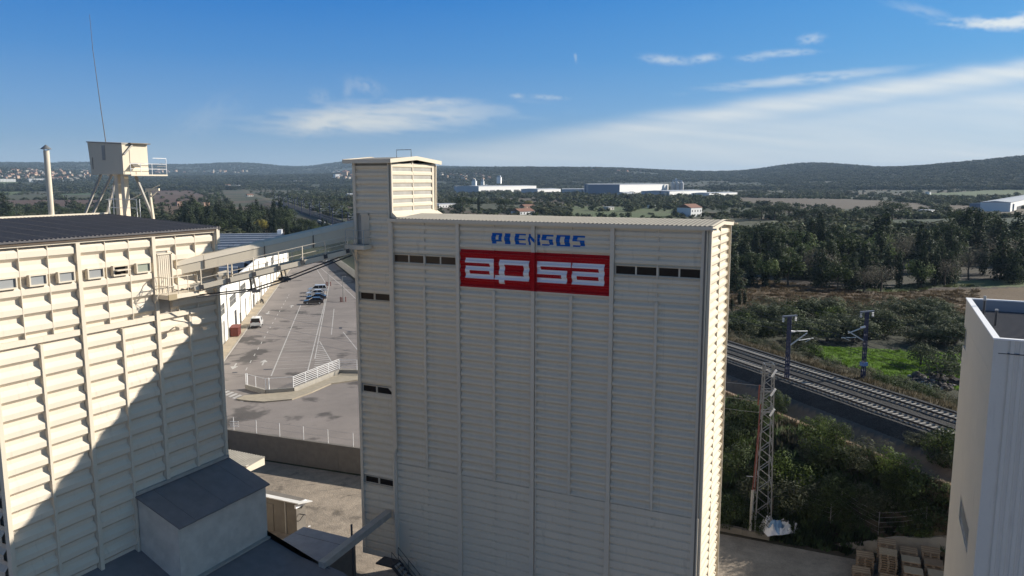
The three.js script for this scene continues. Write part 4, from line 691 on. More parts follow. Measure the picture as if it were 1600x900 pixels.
// ---------------------------------------------------------------- the long white warehouse along the street
{
  const B = thing('white_warehouse', 'long white warehouse along the street with grey windows and ridged grey roofs', 'building', [0, 0, 0]);
  const R = -21.97, yB = ROAD_Y, yT = 11.9, t0 = 120.2;           // wall line r = R; t along
  // wall place: a along the street, d towards it
  const wall = (a, y, d) => { const [x, z] = street(t0 + a, R + d); return [x, y, z]; };
  const t1 = 140, roofM = [std(lin(0.50, 0.52, 0.55), { roughness: 0.7, map: grainTex }), std(lin(0.44, 0.46, 0.50), { roughness: 0.7, map: grainTex })];
  const ops = [[0.4, 3.6, 7.7, 9.3], [6.2, 14.2, 7.5, 9.4], [19.5, 26.7, 7.45, 9.35], [32.6, 39.8, 7.4, 9.55], [46.5, 53, 7.45, 9.5], [60, 67, 7.45, 9.5], [74, 81, 7.45, 9.5], [88, 95, 7.45, 9.5]];
  const doors = [[4.0, 5.4, 2.8, 4.8, 1], [10.9, 13.5, 2.7, 6.5, 0], [24.1, 26.8, 2.8, 6.2, 1], [30.0, 31.4, 2.8, 4.8, 1], [37.7, 39.3, 2.8, 6.4, 0], [49.4, 51.8, 2.8, 5.5, 1], [56, 57.4, 2.8, 5.0, 0], [63, 66, 2.8, 6.3, 0], [70, 71.4, 2.8, 5, 1], [84, 87, 2.8, 6.3, 0], [98, 101, 2.8, 6.3, 0], [112, 115, 2.8, 6.3, 0]];
  // wall built round its openings: bands of panels between upper and lower openings
  const panels = (list, y0, y1) => { let a = -26; for (const [p, q] of [...list, [t1, t1]]) { for (let s = a; s < p - 0.01; s += 10) bx(wall, s, Math.min(s + 10, p), y0, y1, -0.3, 0).build('wall', M.render, B); a = q; } };
  panels([], 9.56, yT); panels(ops, 7.4, 9.56); panels([], 6.51, 7.4); panels(doors, yB, 6.51);
  for (const [a, b, y0, y1, dark] of doors) { if (y1 < 6.5) bx(wall, a, b, y1, 6.51, -0.3, 0).build('wall', M.render, B); const d = bx(wall, a, b, yB, y1, -0.22, -0.14).build('door', dark ? M.darkSteel : M.greyWall, B), f = G(); bx(wall, a, a + 0.12, yB, y1, -0.14, -0.05, f); bx(wall, b - 0.12, b, yB, y1, -0.14, -0.05, f); f.build('door_frame', M.greyWall, d); }
  for (const [a, b, y0, y1] of ops) {
    if (y0 > 7.41) bx(wall, a, b, 7.4, y0, -0.3, 0).build('wall', M.render, B); if (y1 < 9.55) bx(wall, a, b, y1, 9.56, -0.3, 0).build('wall', M.render, B);
    const f = G(); for (let k = 0; k <= 8; k++) { const p = lerp(a, b, k / 8); bx(wall, p - 0.05, p + 0.05, y0, y1, -0.16, -0.06, f); } for (const y of [y0 + 0.03, (y0 + y1) / 2, y1 - 0.03]) bx(wall, a, b, y - 0.04, y + 0.04, -0.17, -0.07, f);
    const w = f.build('window', M.greyWall, B); bx(wall, a, b, y0, y1, -0.24, -0.2).build('pane', M.glassGrey, w);
  }
  for (let a = 16.2; a < t1; a += 15) G().tube([wall(a, yT - 0.3, 0.1), wall(a, yB + 0.2, 0.1)], 0.09).build('downpipe', M.greyWall, B);
  for (let a = 44; a < 60; a += 8) bx(wall, a, a + 0.35, yB, 6, 0, 0.12).build('pilaster', M.plaster, B);
  // roofs: shallow ridges across the building, one after the other
  const glaze = std(lin(0.20, 0.235, 0.28), { roughness: 0.5 }), D = -46;
  for (let a = -26, k = 0; a < t1 - 1; a += 9, k++) {
    const e = Math.min(a + 9, t1), g = G();
    g.quad(wall(a, yT + 0.9, -0.9), wall(e, yT - 0.6, -0.9), wall(e, yT - 0.6, D), wall(a, yT + 0.9, D));
    const r = g.build('roof', roofM[k % 2], B); bx(wall, a - 0.12, a + 0.12, yT + 0.86, yT + 0.98, D, -0.9).build('ridge_cap', M.white, r);
    for (let q = -0.9; q > D + 1; q -= 5) G().quad(wall(a - 0.05, yT - 0.5, q), wall(a - 0.05, yT + 0.84, q), wall(a - 0.05, yT + 0.84, q - 4.9), wall(a - 0.05, yT - 0.5, q - 4.9)).build('skylight', glaze, r);
    bx(wall, a, e, yT, yT + 0.12, -0.34, 0.05).build('coping', M.white, B);
  }
  bx(wall, t1 - 0.3, t1, yB, yT, -46, -0.31).build('end_wall', M.render, B); bx(wall, -26, -25.7, yB, yT, -46, -0.31).build('end_wall', M.render, B); bx(wall, -26, t1, yB, yT - 1, -46.3, -46).build('rear_wall', M.render, B);
  for (const [a, w] of [[133, 1.4], [136, 1.2]]) bx(wall, a, a + w, yT + 0.8, yT + 2.1, -2.5, -1.2).build('roof_unit', M.white, B);
  // things in front of it
  const bin = thing('skip_bin', 'rust red steel bin standing by the white wall behind the parked van', 'bin', [0, 0, 0]);
  { const P = (a, y, d) => wall(a, y, d); bx(P, 17.4, 20.6, yB + 0.2, 4.3, 0.2, 1.5).build('body', M.rust, bin); bx(P, 17.3, 20.7, 4.3, 4.42, 0.12, 1.58).build('rim', M.rust, bin); for (const a of [18, 19, 20]) bx(P, a - 0.06, a + 0.06, 2.9, 4.25, 1.5, 1.56).build('rib', M.rust, bin); for (const a of [17.7, 20.3]) G().tube([P(a, yB + 0.3, 0.5), P(a, yB + 0.3, 1.2)], 0.14, 10).build('roller', M.darkSteel, bin); }
  const mb = thing('motorbike', 'dark motorbike parked on the pale pavement against the white wall', 'motorbike', wall(54.8, ROAD_Y + 0.15, 1.2), Math.atan2(U[0], U[1]) + 0.5);
  for (const z of [-0.68, 0.68]) { const t = new THREE.Mesh(new THREE.TorusGeometry(0.27, 0.07, 6, 16).rotateY(Math.PI / 2), M.tyre); t.name = 'wheel'; t.position.set(0, 0.33, z); mb.add(t); }
  G().bar([0, 0.55, -0.35], [0, 0.62, 0.35], 0.24, 0.34).build('engine', M.darkSteel, mb); G().bar([0, 0.82, -0.1], [0, 0.86, 0.36], 0.28, 0.22).build('tank', M.black, mb); G().bar([0, 0.78, -0.75], [0, 0.76, -0.1], 0.26, 0.12).build('seat', M.black, mb); { const g = G(); g.tube([[0, 0.33, 0.68], [0, 1.0, 0.42]], 0.035); g.tube([[-0.34, 1.05, 0.36], [0, 1.02, 0.42], [0.34, 1.05, 0.36]], 0.02); g.build('fork', M.steel, mb); G().box(0, 0.92, 0.55, 0.18, 0.2, 0.14).build('headlight', M.glassGrey, mb); }
}
// ---------------------------------------------------------------- paint on the street
{
  const y = ROAD_Y + 0.006, line = (g, t0, r0, t1, r1, w) => { const [a, b] = street(t0, r0), [c, d] = street(t1, r1), L = Math.hypot(c - a, d - b), nx = -(d - b) / L * w / 2, nz = (c - a) / L * w / 2; g.quad([a + nx, y, b + nz], [c + nx, y, d + nz], [c - nx, y, d - nz], [a - nx, y, b - nz]); };
  const mark = (name, g) => struct(g.build(name, M.paint));
  let g = G(); line(g, 109, -12.15, 172, -12.3, 0.16); mark('bay_line', g);
  g = G(); line(g, 111, -7.32, 172, -7.28, 0.16); line(g, 172, -7.28, 205, -8.1, 0.16); mark('bay_line', g);
  g = G(); line(g, 118.5, -6.72, 205, -7.3, 0.16); mark('bay_line', g);
  g = G(); for (let t = 113; t < 172; t += 2.45) line(g, t, -12.1, t, -7.4, 0.09); mark('bay_divider', g);
  g = G(); line(g, 137, -4.8, 165, -5.05, 0.14); mark('bay_line', g);
  g = G(); line(g, 119, 0.4, 139, -2.8, 0.14); mark('edge_line', g);
  g = G(); line(g, 172, 0.4, 200, -3.75, 0.16); line(g, 200, -3.75, 248, -11.7, 0.16); mark('edge_line', g);
  g = G(); line(g, 205, -8.0, 247, -12.8, 0.14); mark('edge_line', g);
  g = G(); for (let t = 113; t < 190; t += 4.6) line(g, t, -16.05, t + 1.7, -16.08, 0.13); mark('lane_dash', g);
  g = G(); line(g, 114.2, -1.1 - 2.8, 131.4, -6.55, 0.15); for (let k = 0; k < 12; k++) { const t = 113.2 + k * 1.35, w = lerp(0.2, 2.6, 1 - k / 12); line(g, t, -6.6, t + 0.4, -6.6 + w + 0.2, 0.28); } mark('hatched_area', g);
  const arrow = (t, r, dir) => { const a = G(); line(a, t - 1.6 * dir, r, t + 0.6 * dir, r, 0.22); const tip = street(t + 2.2 * dir, r), l = street(t + 0.4 * dir, r - 0.55), m = street(t + 0.4 * dir, r + 0.55); a.tri([l[0], y, l[1]], [m[0], y, m[1]], [tip[0], y, tip[1]]); return struct(a.build('lane_arrow', M.paint)); };
  arrow(116.2, -18.0, -1); arrow(117.3, -14.1, 1); arrow(163, -18.2, -1); arrow(170, -14.1, 1);
  g = G(); for (let k = 0; k < 7; k++) { const p = [-75.8 + k * 0.95, -71.6 + k * 0.28]; const dx = -0.3, dz = -1.6; g.quad([p[0], y, p[1] + 1.4], [p[0] + 0.5, y, p[1] + 1.5], [p[0] + 0.5 + dx, y, p[1] + 1.5 + dz], [p[0] + dx, y, p[1] + 1.4 + dz]); } mark('zebra_crossing', g);
  g = G(); [[112, 0.6], [121, -0.4], [128.5, 0.5], [139, -0.3], [150, 0.2], [163, 0.4], [180, 0]].forEach(([t, d], i) => { for (let k = 0; k < 10; k++) line(g, t - k * (0.75 + d * 0.2) + 0.4 * noise(k, i * 9), -20 + k * 2, t - (k + 1) * (0.75 + d * 0.2) + 0.4 * noise(k + 1, i * 9), -18 + k * 2, 0.14); }); struct(g.build('tar_joint', std(lin(0.09, 0.085, 0.085), { roughness: 0.9 })));
  // small iron covers and tar-dark repairs
  g = G(); for (const [t, r, w, d] of [[117.5, -19.2, 0.8, 0.6], [112, -17.4, 0.7, 0.6], [113, -13, 1.2, 0.5], [143, -3.3, 0.5, 1.6], [139, -1.8, 0.5, 0.7]]) { const [x, z] = street(t, r); g.box(x, y, z, w, 0.008, d, Math.atan2(U[0], U[1])); } struct(g.build('manhole_cover', M.darkSteel));
}
// ---------------------------------------------------------------- raised corner with railing, kerbs and the fences of the street
{
  const P = slab('pavement', [[-70.9, -68.7], [-69, -68.75], [-66.9, -69.3], [-64.6, -71.6], [-64.5, -75], [-65.0, -79.6], [-62.7, -83.2], [-58, -86.8], [-64.8, -86.6], [-67.3, -84.9], [-66.5, -74.8], [-69.3, -72.0], [-71.2, -70.6]], ROAD_Y + 0.16, std(lin(0.40, 0.345, 0.26), { roughness: 0.92, map: grainTex }), 0.16);
  const W = thing('low_wall', 'low stained concrete wall around the raised street corner', 'wall', [0, 0, 0]), pts = [[-73.6, -73.1], [-69.4, -72.25], [-66.9, -74.5], [-67.75, -84.9], [-58.0, -88.2]];
  const Rl = thing('white_railing', 'white tube railing standing on the low wall of the street corner', 'railing', [0, 0, 0]);
  for (let k = 0; k + 1 < pts.length; k++) {
    const [a, b] = pts[k], [c, d] = pts[k + 1], L = Math.hypot(c - a, d - b), n = Math.max(1, Math.round(L / 2.4));
    G().bar([a, ROAD_Y + 0.3, b], [c, ROAD_Y + 0.3, d], 0.3, 0.62).build('wall_section', M.concrete, W);
    for (let j = 0; j < n; j++) { const t = j / n; G().tube([[lerp(a, c, t), ROAD_Y + 0.6, lerp(b, d, t)], [lerp(a, c, t), ROAD_Y + 2.05, lerp(b, d, t)]], 0.05).build('post', M.white, Rl); }
    const bars = k === 2 || k === 3 ? [0.85, 1.1, 1.35, 1.6, 1.85, 2.05] : [2.05];
    for (const h of bars) G().tube([[a, ROAD_Y + h, b], [c, ROAD_Y + h, d]], 0.028, 5).build('rail', M.white, Rl);
  }
  for (const [x, z] of [[-73.3, -73.05], [-69.1, -72.5]]) G().tube([[x, ROAD_Y + 0.6, z], [x, ROAD_Y + 2.1, z]], 0.08).build('post', M.white, Rl);
  // retaining wall between street and yard, with thin white fence posts and wires on top
  const Wr = thing('retaining_wall', 'dark stained concrete retaining wall between the yard and the street above', 'wall', [0, 0, 0]);
  for (let x = -74; x < -19; x += 5) { const e = x + 4.98; G().hexa([[x, -0.05, wallZ(x) + 0.02], [e, -0.05, wallZ(e) + 0.02], [e, -0.05, wallZ(e) - 0.4], [x, -0.05, wallZ(x) - 0.4], [x, ROAD_Y + 0.05, wallZ(x)], [e, ROAD_Y + 0.05, wallZ(e)], [e, ROAD_Y + 0.05, wallZ(e) - 0.4], [x, ROAD_Y + 0.05, wallZ(x) - 0.4]]).build('wall_section', M.darkConcrete, Wr); }
  G().span(-63.9, -62.9, 0.6, 1.6, wallZ(-63) - 0.03, wallZ(-63) + 0.25).build('ivy_clump', std(lin(0.02, 0.03, 0.015), { roughness: 1 }), Wr);
  const Fn = thing('wire_fence', 'thin white posts of the wire fence on top of the retaining wall', 'fence', [0, 0, 0]);
  for (let x = -68.3; x < -20; x += 3) G().tube([[x, ROAD_Y, wallZ(x) - 0.2], [x, ROAD_Y + 1.5, wallZ(x) - 0.2]], 0.035).build('post', M.white, Fn);
  for (const h of [0.1, 0.75, 1.45]) G().tube([[-68.3, ROAD_Y + h, wallZ(-68.3) - 0.2], [-20.3, ROAD_Y + h, wallZ(-20.3) - 0.2]], 0.008, 4).build('wire', M.steel, Fn);
  { const g = G(); for (const h of [0.4, 0.62, 0.9]) g.tube([[-62.9, ROAD_Y + h, wallZ(-62.9) - 0.3], [-61.7, ROAD_Y + h + 0.12, wallZ(-62) - 0.3]], 0.03); g.build('bracket', M.white, Fn); }
  // cream wall of upright slabs along the far side of the street
  const Bw = thing('boundary_wall', 'pale wall of upright slabs on the railway side of the street', 'wall', [0, 0, 0]), A = [-176, -216.5], E = [-98, -140], L = Math.hypot(E[0] - A[0], E[1] - A[1]);
  for (let k = 0; k * 2.5 < L; k++) { const t = (k + 0.5) * 2.5 / L, x = lerp(A[0], E[0], t), z = lerp(A[1], E[1], t); G().box(x, ROAD_Y + 1.0, z, 2.3, 2.1, 0.14, -Math.atan2(E[1] - A[1], E[0] - A[0])).build('slab', M.plaster, Bw); const u = k * 2.5 / L; G().box(lerp(A[0], E[0], u), ROAD_Y + 1.1, lerp(A[1], E[1], u), 0.2, 2.3, 0.24, -Math.atan2(E[1] - A[1], E[0] - A[0])).build('post', std(lin(0.40, 0.37, 0.27), { roughness: 0.9 }), Bw); }
  // lamp posts with red guards
  const mk = (x, z, lab) => { const T = thing('street_lamp', lab, 'street lamp', [x, ROAD_Y, z]); G().tube([[0, 0, 0], [0, 5.7, 0]], [0.09, 0.05], 8).build('pole', M.galv, T); G().bar([-0.05, 5.65, 0], [0.75, 5.75, -0.3], 0.2, 0.12).build('lamp_head', M.greyWall, T); for (const [a, b] of [[-0.45, 0.35], [0.5, -0.3], [0.1, 0.55]]) { G().tube([[a, 0, b], [a, 1.1, b]], 0.11, 8).build('guard_post', M.rust, T); } G().tube([[0.6, 0, 0.1], [0.6, 2.9, 0.1]], 0.04).build('stay', M.steel, T); return T; };
  mk(-107.9, -137.3, 'nearer slim street lamp with red guards at its foot, beside the parking bays'); mk(-127.7, -156.7, 'farther slim street lamp with red guards, behind the parked white cars');
}
// ---------------------------------------------------------------- cars
function car(name, label, category, body, o, x, z, turn, group) {
  const T = thing(name, label, category, [x, ROAD_Y + 0.01, z], turn, group), W = o.w / 2, s = o.side, paint = new THREE.MeshPhysicalMaterial({ color: body, roughness: 0.35, clearcoat: 0.8, clearcoatRoughness: 0.1 });
  // lower body: side outline swept across with tucked-in edges
  const ring = (k, inset, dy) => s.map(([a, y]) => [k * (W - inset), y + dy, a * (1 - inset * 0.03)]);
  const rings = [ring(-1, 0.1, 0), ring(-1, 0, 0), ring(1, 0, 0), ring(1, 0.1, 0)]; rings[0] = s.map(([a, y]) => [-W, y * 0.98, a]); const g = G();
  const A = s.map(([a, y]) => [-W, y, a]), B2 = s.map(([a, y]) => [W, y, a]);
  for (let k = 0; k < s.length; k++) { const j = (k + 1) % s.length; g.quad(A[k], A[j], B2[j], B2[k]); }
  const face = THREE.ShapeUtils.triangulateShape(s.map((p) => new THREE.Vector2(p[0], p[1])), []);
  for (const f of face) { g.tri(...f.map((k) => B2[k])); g.tri(...f.slice().reverse().map((k) => A[k])); }
  g.build('body', paint, T);
  // glasshouse: tapering inwards, pillars and roof
  const c = o.cabin, q = 0.16, low = c.map(([a, y]) => y < c[1][1] - 0.01), pl = (k, i) => [k * (low[i] ? W - 0.04 : W - q), c[i][1], c[i][0]], gl = G();
  for (let i = 0; i + 1 < c.length; i++) gl.quad(pl(-1, i), pl(-1, i + 1), pl(1, i + 1), pl(1, i));
  for (const k of [-1, 1]) gl.poly(c.map((_, i) => pl(k, i)));
  gl.build('window_glass', M.glassDark, T);
  const rf = G(); for (let i = 1; i + 2 < c.length; i++) rf.hexa([[-(W - q) - 0.01, c[i][1] - 0.02, c[i][0]], [W - q + 0.01, c[i][1] - 0.02, c[i][0]], [W - q + 0.01, c[i + 1][1] - 0.02, c[i + 1][0]], [-(W - q) - 0.01, c[i + 1][1] - 0.02, c[i + 1][0]], [-(W - q), c[i][1] + 0.05, c[i][0]], [W - q, c[i][1] + 0.05, c[i][0]], [W - q, c[i + 1][1] + 0.05, c[i + 1][0]], [-(W - q), c[i + 1][1] + 0.05, c[i + 1][0]]]);
  for (const k of [-1, 1]) for (const [i, j] of [[0, 1], [c.length - 1, c.length - 2]]) rf.bar(pl(k * 1.01, i), pl(k * 1.01, j), 0.09, 0.09);
  for (const k of [-1, 1]) for (const a of o.pillars) rf.bar([k * (W - 0.03), c[0][1], a], [k * (W - q + 0.01), c[1][1], a], 0.07, 0.1);
  if (o.blank) for (const k of [-1, 1]) rf.hexa([[k * (W - 0.02), c[0][1], o.blank[0]], [k * (W - 0.02), c[0][1], o.blank[1]], [k * (W - 0.06), c[0][1], o.blank[1]], [k * (W - 0.06), c[0][1], o.blank[0]], [k * (W - q + 0.03), c[1][1], o.blank[0]], [k * (W - q + 0.03), c[1][1], o.blank[1]], [k * (W - q - 0.03), c[1][1], o.blank[1]], [k * (W - q - 0.03), c[1][1], o.blank[0]]]);
  rf.build('roof', paint, T);
  for (const a of o.axles) for (const k of [-1, 1]) { const w = new THREE.Mesh(new THREE.CylinderGeometry(0.33, 0.33, 0.22, 18).rotateZ(Math.PI / 2), M.tyre); w.name = 'wheel'; w.position.set(k * (W - 0.09), 0.33, a); T.add(w); const r = new THREE.Mesh(new THREE.CylinderGeometry(0.2, 0.2, 0.03, 12).rotateZ(Math.PI / 2), M.steel); r.name = 'rim'; r.position.set(k * 0.11, 0, 0); w.add(r); }
  const n = Math.max(...s.map((p) => p[0])), b = Math.min(...s.map((p) => p[0]));
  for (const k of [-1, 1]) { G().box(k * (W - 0.28), o.lampY, n - 0.05, 0.36, 0.16, 0.14).build('headlight', M.glassGrey, T); G().box(k * (W - 0.14), o.tailY, b + 0.03, 0.2, 0.34, 0.1).build('tail_light', M.rust, T); }
  G().box(0, 0.42, n - 0.03, o.w - 0.3, 0.2, 0.12).build('bumper', M.darkSteel, T); G().box(0, 0.42, b + 0.03, o.w - 0.3, 0.2, 0.12).build('bumper', M.darkSteel, T);
  G().box(0, 0.62, b - 0.005, 0.5, 0.12, 0.02).build('number_plate', M.white, T);
  return T;
}
const hatch = { w: 1.78, side: [[-2.05, 0.3], [2.1, 0.3], [2.12, 0.62], [1.95, 0.82], [0.95, 0.98], [-1.9, 1.02], [-2.08, 0.75]], cabin: [[1.0, 0.96], [0.15, 1.46], [-1.35, 1.47], [-1.95, 1.0]], pillars: [-0.45], axles: [1.3, -1.3], lampY: 0.7, tailY: 0.85 };
const saloon = { w: 1.8, side: [[-2.25, 0.3], [2.2, 0.3], [2.22, 0.6], [2.05, 0.78], [1.0, 0.94], [-1.5, 0.98], [-2.25, 0.92]], cabin: [[1.05, 0.93], [0.2, 1.4], [-0.95, 1.4], [-1.75, 0.97]], pillars: [-0.4], axles: [1.4, -1.35], lampY: 0.68, tailY: 0.8 };
const wagon = { w: 1.85, side: [[-2.25, 0.32], [2.2, 0.32], [2.24, 0.7], [2.05, 0.95], [1.25, 1.1], [-2.2, 1.12], [-2.28, 0.8]], cabin: [[1.3, 1.08], [0.55, 1.78], [-1.85, 1.8], [-2.22, 1.1]], pillars: [-0.35, -1.3], axles: [1.4, -1.4], lampY: 0.82, tailY: 1.0 };
const van = { w: 1.8, side: [[-2.1, 0.32], [2.15, 0.32], [2.2, 0.7], [2.0, 0.98], [1.25, 1.12], [-2.1, 1.14], [-2.14, 0.8]], cabin: [[1.3, 1.1], [0.6, 1.8], [-2.0, 1.84], [-2.12, 1.12]], pillars: [-0.25], axles: [1.35, -1.35], lampY: 0.85, tailY: 1.2, blank: [-0.35, -2.05] };
{
  const toWall = Math.atan2(-RV[0], -RV[1]), away = Math.atan2(U[0], U[1]), at = (t, r) => street(t, r);
  const put = (name, label, cat, col, o, t, r, turn) => { const [x, z] = at(t, r); return car(name, label, cat, col, o, x, z, turn); };
  put('parked_car', 'black hatchback, nearest of the four cars parked side by side', 'car', lin(0.012, 0.011, 0.012), hatch, 172.4, -9.6, toWall);
  put('parked_car', 'dark navy saloon between the black hatchback and the white cars', 'car', lin(0.014, 0.018, 0.035), saloon, 178.6, -9.3, toWall);
  put('parked_car', 'low white car between the navy saloon and the tall white estate', 'car', lin(0.62, 0.62, 0.61), hatch, 184.6, -9.8, toWall);
  put('parked_car', 'tall white people carrier, farthest of the four cars parked side by side', 'car', lin(0.66, 0.66, 0.65), wagon, 190.6, -9.6, toWall);
  put('parked_van', 'white delivery van parked by the pale pavement of the white warehouse', 'van', lin(0.68, 0.68, 0.66), van, 147.6, -18.6, away);
  put('parked_car', 'small black car parked by the kerb under the conveyor bridge', 'car', lin(0.014, 0.014, 0.016), hatch, 213.5, -19.2, away);
  put('parked_van', 'white van at the far end of the street beside the boundary wall', 'van', lin(0.66, 0.66, 0.65), van, 262, -10.8, away + 0.9);
}
// ---------------------------------------------------------------- the railway on its ballast bank
{
  const gravel = std(lin(1, 1, 1), { roughness: 0.95, bumpMap: grainBump, bumpScale: 0.08, map: tex(512, 512, (u, v) => { const a = pnoise(u * 256, v * 256, 256), b = pfbm(u, v, 10, 3); const k = 0.07 + 0.22 * a * a + 0.10 * b; return [k * 1.02, k, k * 0.98]; }, true, 1 / 7, 1 / 7) });
  const at = (t, s, y) => { const [x, z] = railXZ(t, s); return [x, y, z]; };
  const prof = [[2.6, 7.4], [1.2, 8.02], [-0.6, 8.02], [-1.2, 7.96], [-2.6, 7.96], [-3.1, 7.9], [-3.6, 7.96], [-4.9, 8.02], [-6.9, 8.02], [-10.2, 6.05], [-10.3, 5.0]];
  const g = G(), step = 6; for (let t = -720; t < 60; t += step) { const near = Math.abs(t) < 80, n = near ? 4 : 1; for (let j = 0; j < n; j++) { const a = t + j * step / n, b = a + step / n, w = (q, k) => 0.05 * (near ? noise(q * 1.3, k * 7) - 0.5 : 0); for (let k = 0; k + 1 < prof.length; k++) g.quad(at(a, prof[k][0], prof[k][1] + w(a, k)), at(b, prof[k][0], prof[k][1] + w(b, k)), at(b, prof[k + 1][0], prof[k + 1][1] + w(b, k + 1)), at(a, prof[k + 1][0], prof[k + 1][1] + w(a, k + 1))); } }
  const bed = struct(g.build('railway_embankment', gravel));
  { const d = G(); for (let t = -40; t < 50; t += 1) { const j = 0.02 * noise(t, 3); d.hexa([at(t, -11.35, 5.9), at(t + 0.98, -11.35, 5.9), at(t + 0.98, -10.75, 5.9), at(t, -10.75, 5.9), at(t, -11.35, 6.2 + j), at(t + 0.98, -11.35, 6.2 + j), at(t + 0.98, -10.75, 6.22 + j), at(t, -10.75, 6.22 + j)]); } struct(d.build('drain_channel', std(lin(0.36, 0.25, 0.17), { roughness: 0.95, map: grainTex }))); }
  const sg = new THREE.BufferGeometry().copy(G().hexa([[-1.2, -0.1, 0.14], [1.2, -0.1, 0.14], [1.2, -0.1, -0.14], [-1.2, -0.1, -0.14], [-1.2, 0.06, 0.1], [1.2, 0.06, 0.1], [1.2, 0.06, -0.1], [-1.2, 0.06, -0.1]]).geometry());
  const turn = Math.atan2(RD[0], RD[1]);
  [[-0.86, 'far railway track, on the field side of the ballast bank', [0, -1.72]], [-5.15, 'near railway track, on the buildings side of the ballast bank', [-4.29, -6.01]]].forEach(([c, lab, rails]) => {
    const T = thing('railway_track', lab, 'railway track', [0, 0, 0]);
    for (const r of rails) G().bar(at(-70, r, RAIL_Y), at(58, r, RAIL_Y), 0.09, 0.18).build('rail', M.rail, T);
    for (let t = -24; t < 46; t += 0.6) { const m = new THREE.Mesh(sg, M.sleeper); m.name = 'sleeper'; m.position.set(...at(t, c, 8.03)); m.rotation.y = turn; T.add(m); }
    const far = G(); for (const r of rails) far.bar(at(-720, r, RAIL_Y), at(-70.02, r, RAIL_Y), 0.16, 0.18); for (let t = -420; t < -24.5; t += 1.2) { const p = at(t, c, 8.04); far.box(...p, 2.4, 0.1, 0.5, turn); } stuff(far.build('distant_rails', M.rail, T));
  });
  // masts of the overhead line
  function mast(t, s, side, h, label, group, name = 'catenary_mast', base = 7.5) {
    const p = at(t, s, base), T = thing(name, label, 'mast', p, 0, group), loc = (dt, ds, y) => [RD[0] * dt + RD[1] * ds, y, RD[1] * dt - RD[0] * ds], g1 = G();
    for (const a of [-0.16, 0.16]) for (const b of [-0.13, 0.13]) g1.bar(loc(a, b, -0.5), loc(a * 0.7, b * 0.75, h), 0.13, 0.13); g1.build('column', M.navy, T);
    const lc = G(); for (let y = 0, k = 0; y < h - 0.5; y += 0.5, k++) for (const b of [-0.12, 0.12]) lc.bar(loc(k % 2 ? -0.14 : 0.14, b, y), loc(k % 2 ? 0.14 : -0.14, b, y + 0.5), 0.09, 0.07); lc.build('lacing', M.navy, T);
    G().bar(loc(0, -0.95, h + 0.05), loc(0, 0.95, h + 0.05), 0.24, 0.14).build('cross_arm', std(lin(0.14, 0.16, 0.2), { roughness: 0.6 }), T);
    for (const b of [-0.85, 0.85]) { const i = G(); for (let k = 0; k < 3; k++) i.tube([loc(0, b, h - 0.12 - k * 0.17), loc(0, b, h - 0.22 - k * 0.17)], [0.13, 0.08], 8); i.build('insulator', M.white, T); }
    const q = side, c1 = G(); c1.tube([loc(0, q * 0.2, h - 1.65), loc(0, q * 2.5, h - 1.9 + (q < 0 ? -0.3 : 0.1))], 0.07); c1.tube([loc(0, q * 0.25, h - 3.2), loc(0, q * 2.5, h - 2.0)], 0.07); c1.tube([loc(0, q * 1.4, h - 2.75), loc(0, q * 3.4, h - 2.65)], 0.055); c1.tube([loc(0, q * 2.3, h - 3.0), loc(0, q * 3.1, h - 2.7)], 0.03); c1.build('bracket_arm', std(lin(0.6, 0.6, 0.58), { roughness: 0.5 }), T);
    G().tube([loc(0, q * 0.2, h - 1.65), loc(0, q * 0.75, h - 1.7)], 0.13, 8).build('insulator', M.white, T);
    return T;
  }
  const m1 = onLevel(1228, 612, 6.6), m2 = onLevel(1348, 594, 7.6);
  mast(railT(m1[0], m1[2]), railS(m1[0], m1[2]), 1, 8.1, 'navy lattice mast on the near side of the tracks, arm reaching right', undefined, 'catenary_mast', 6.9);
  const b2 = mast(railT(m2[0], m2[2]), railS(m2[0], m2[2]), -1, 7.9, 'navy lattice mast on the far side of the tracks, with a small blue box', undefined, 'catenary_mast', 7.4);
  G().box(0, 2.05, 0, 0.62, 0.4, 0.55, 0.8).build('switch_box', std(lin(0.10, 0.2, 0.42), { roughness: 0.5 }), b2);
  let k = 0; for (let t = -250; t > -700; t -= 48) for (const s of [2.4, -8.4]) mast(t - (s < 0 ? 9 : 0), s, s > 0 ? -1 : 1, 8, 'small distant mast of the railway line running away at the left', 'distant masts of the railway line'), k++;
  // wires
  const wire = G(); for (const [s, y] of [[-0.86, 13.1], [-0.86, 14.3], [-5.15, 13.1], [-5.15, 14.3], [3.6, 14.9], [-9.2, 14.6]]) for (let t = -240; t < 90; t += 33) { const P = []; for (let j = 0; j <= 6; j++) { const f = j / 6; P.push(at(t + 33 * f, s, y - (y > 13.5 ? 0.9 : 0.1) * 4 * f * (1 - f))); } wire.tube(P, 0.02, 4, false); }
  tag(wire.build('overhead_wires', M.darkSteel), 'thin dark overhead wires strung along the railway tracks', 'wire');
  // bridge side seen far left behind the conveyor
  const Br = thing('railway_bridge', 'concrete railway bridge abutment with pale parapet, far behind the conveyor bridge', 'bridge', [0, 0, 0]);
  G().bar(at(-345, -10.8, 7.7), at(-262, -10.8, 7.7), 0.7, 1.1).build('parapet', std(lin(0.42, 0.41, 0.38), { roughness: 0.9 }), Br); G().bar(at(-325, -10.6, 3.4), at(-262, -10.6, 3.4), 0.9, 7.4).build('abutment', std(lin(0.26, 0.27, 0.28), { roughness: 0.9 }), Br); G().bar(at(-345, -10.6, 3.4), at(-325, -10.6, 3.4), 0.95, 7.4).build('underpass', M.black, Br);
}
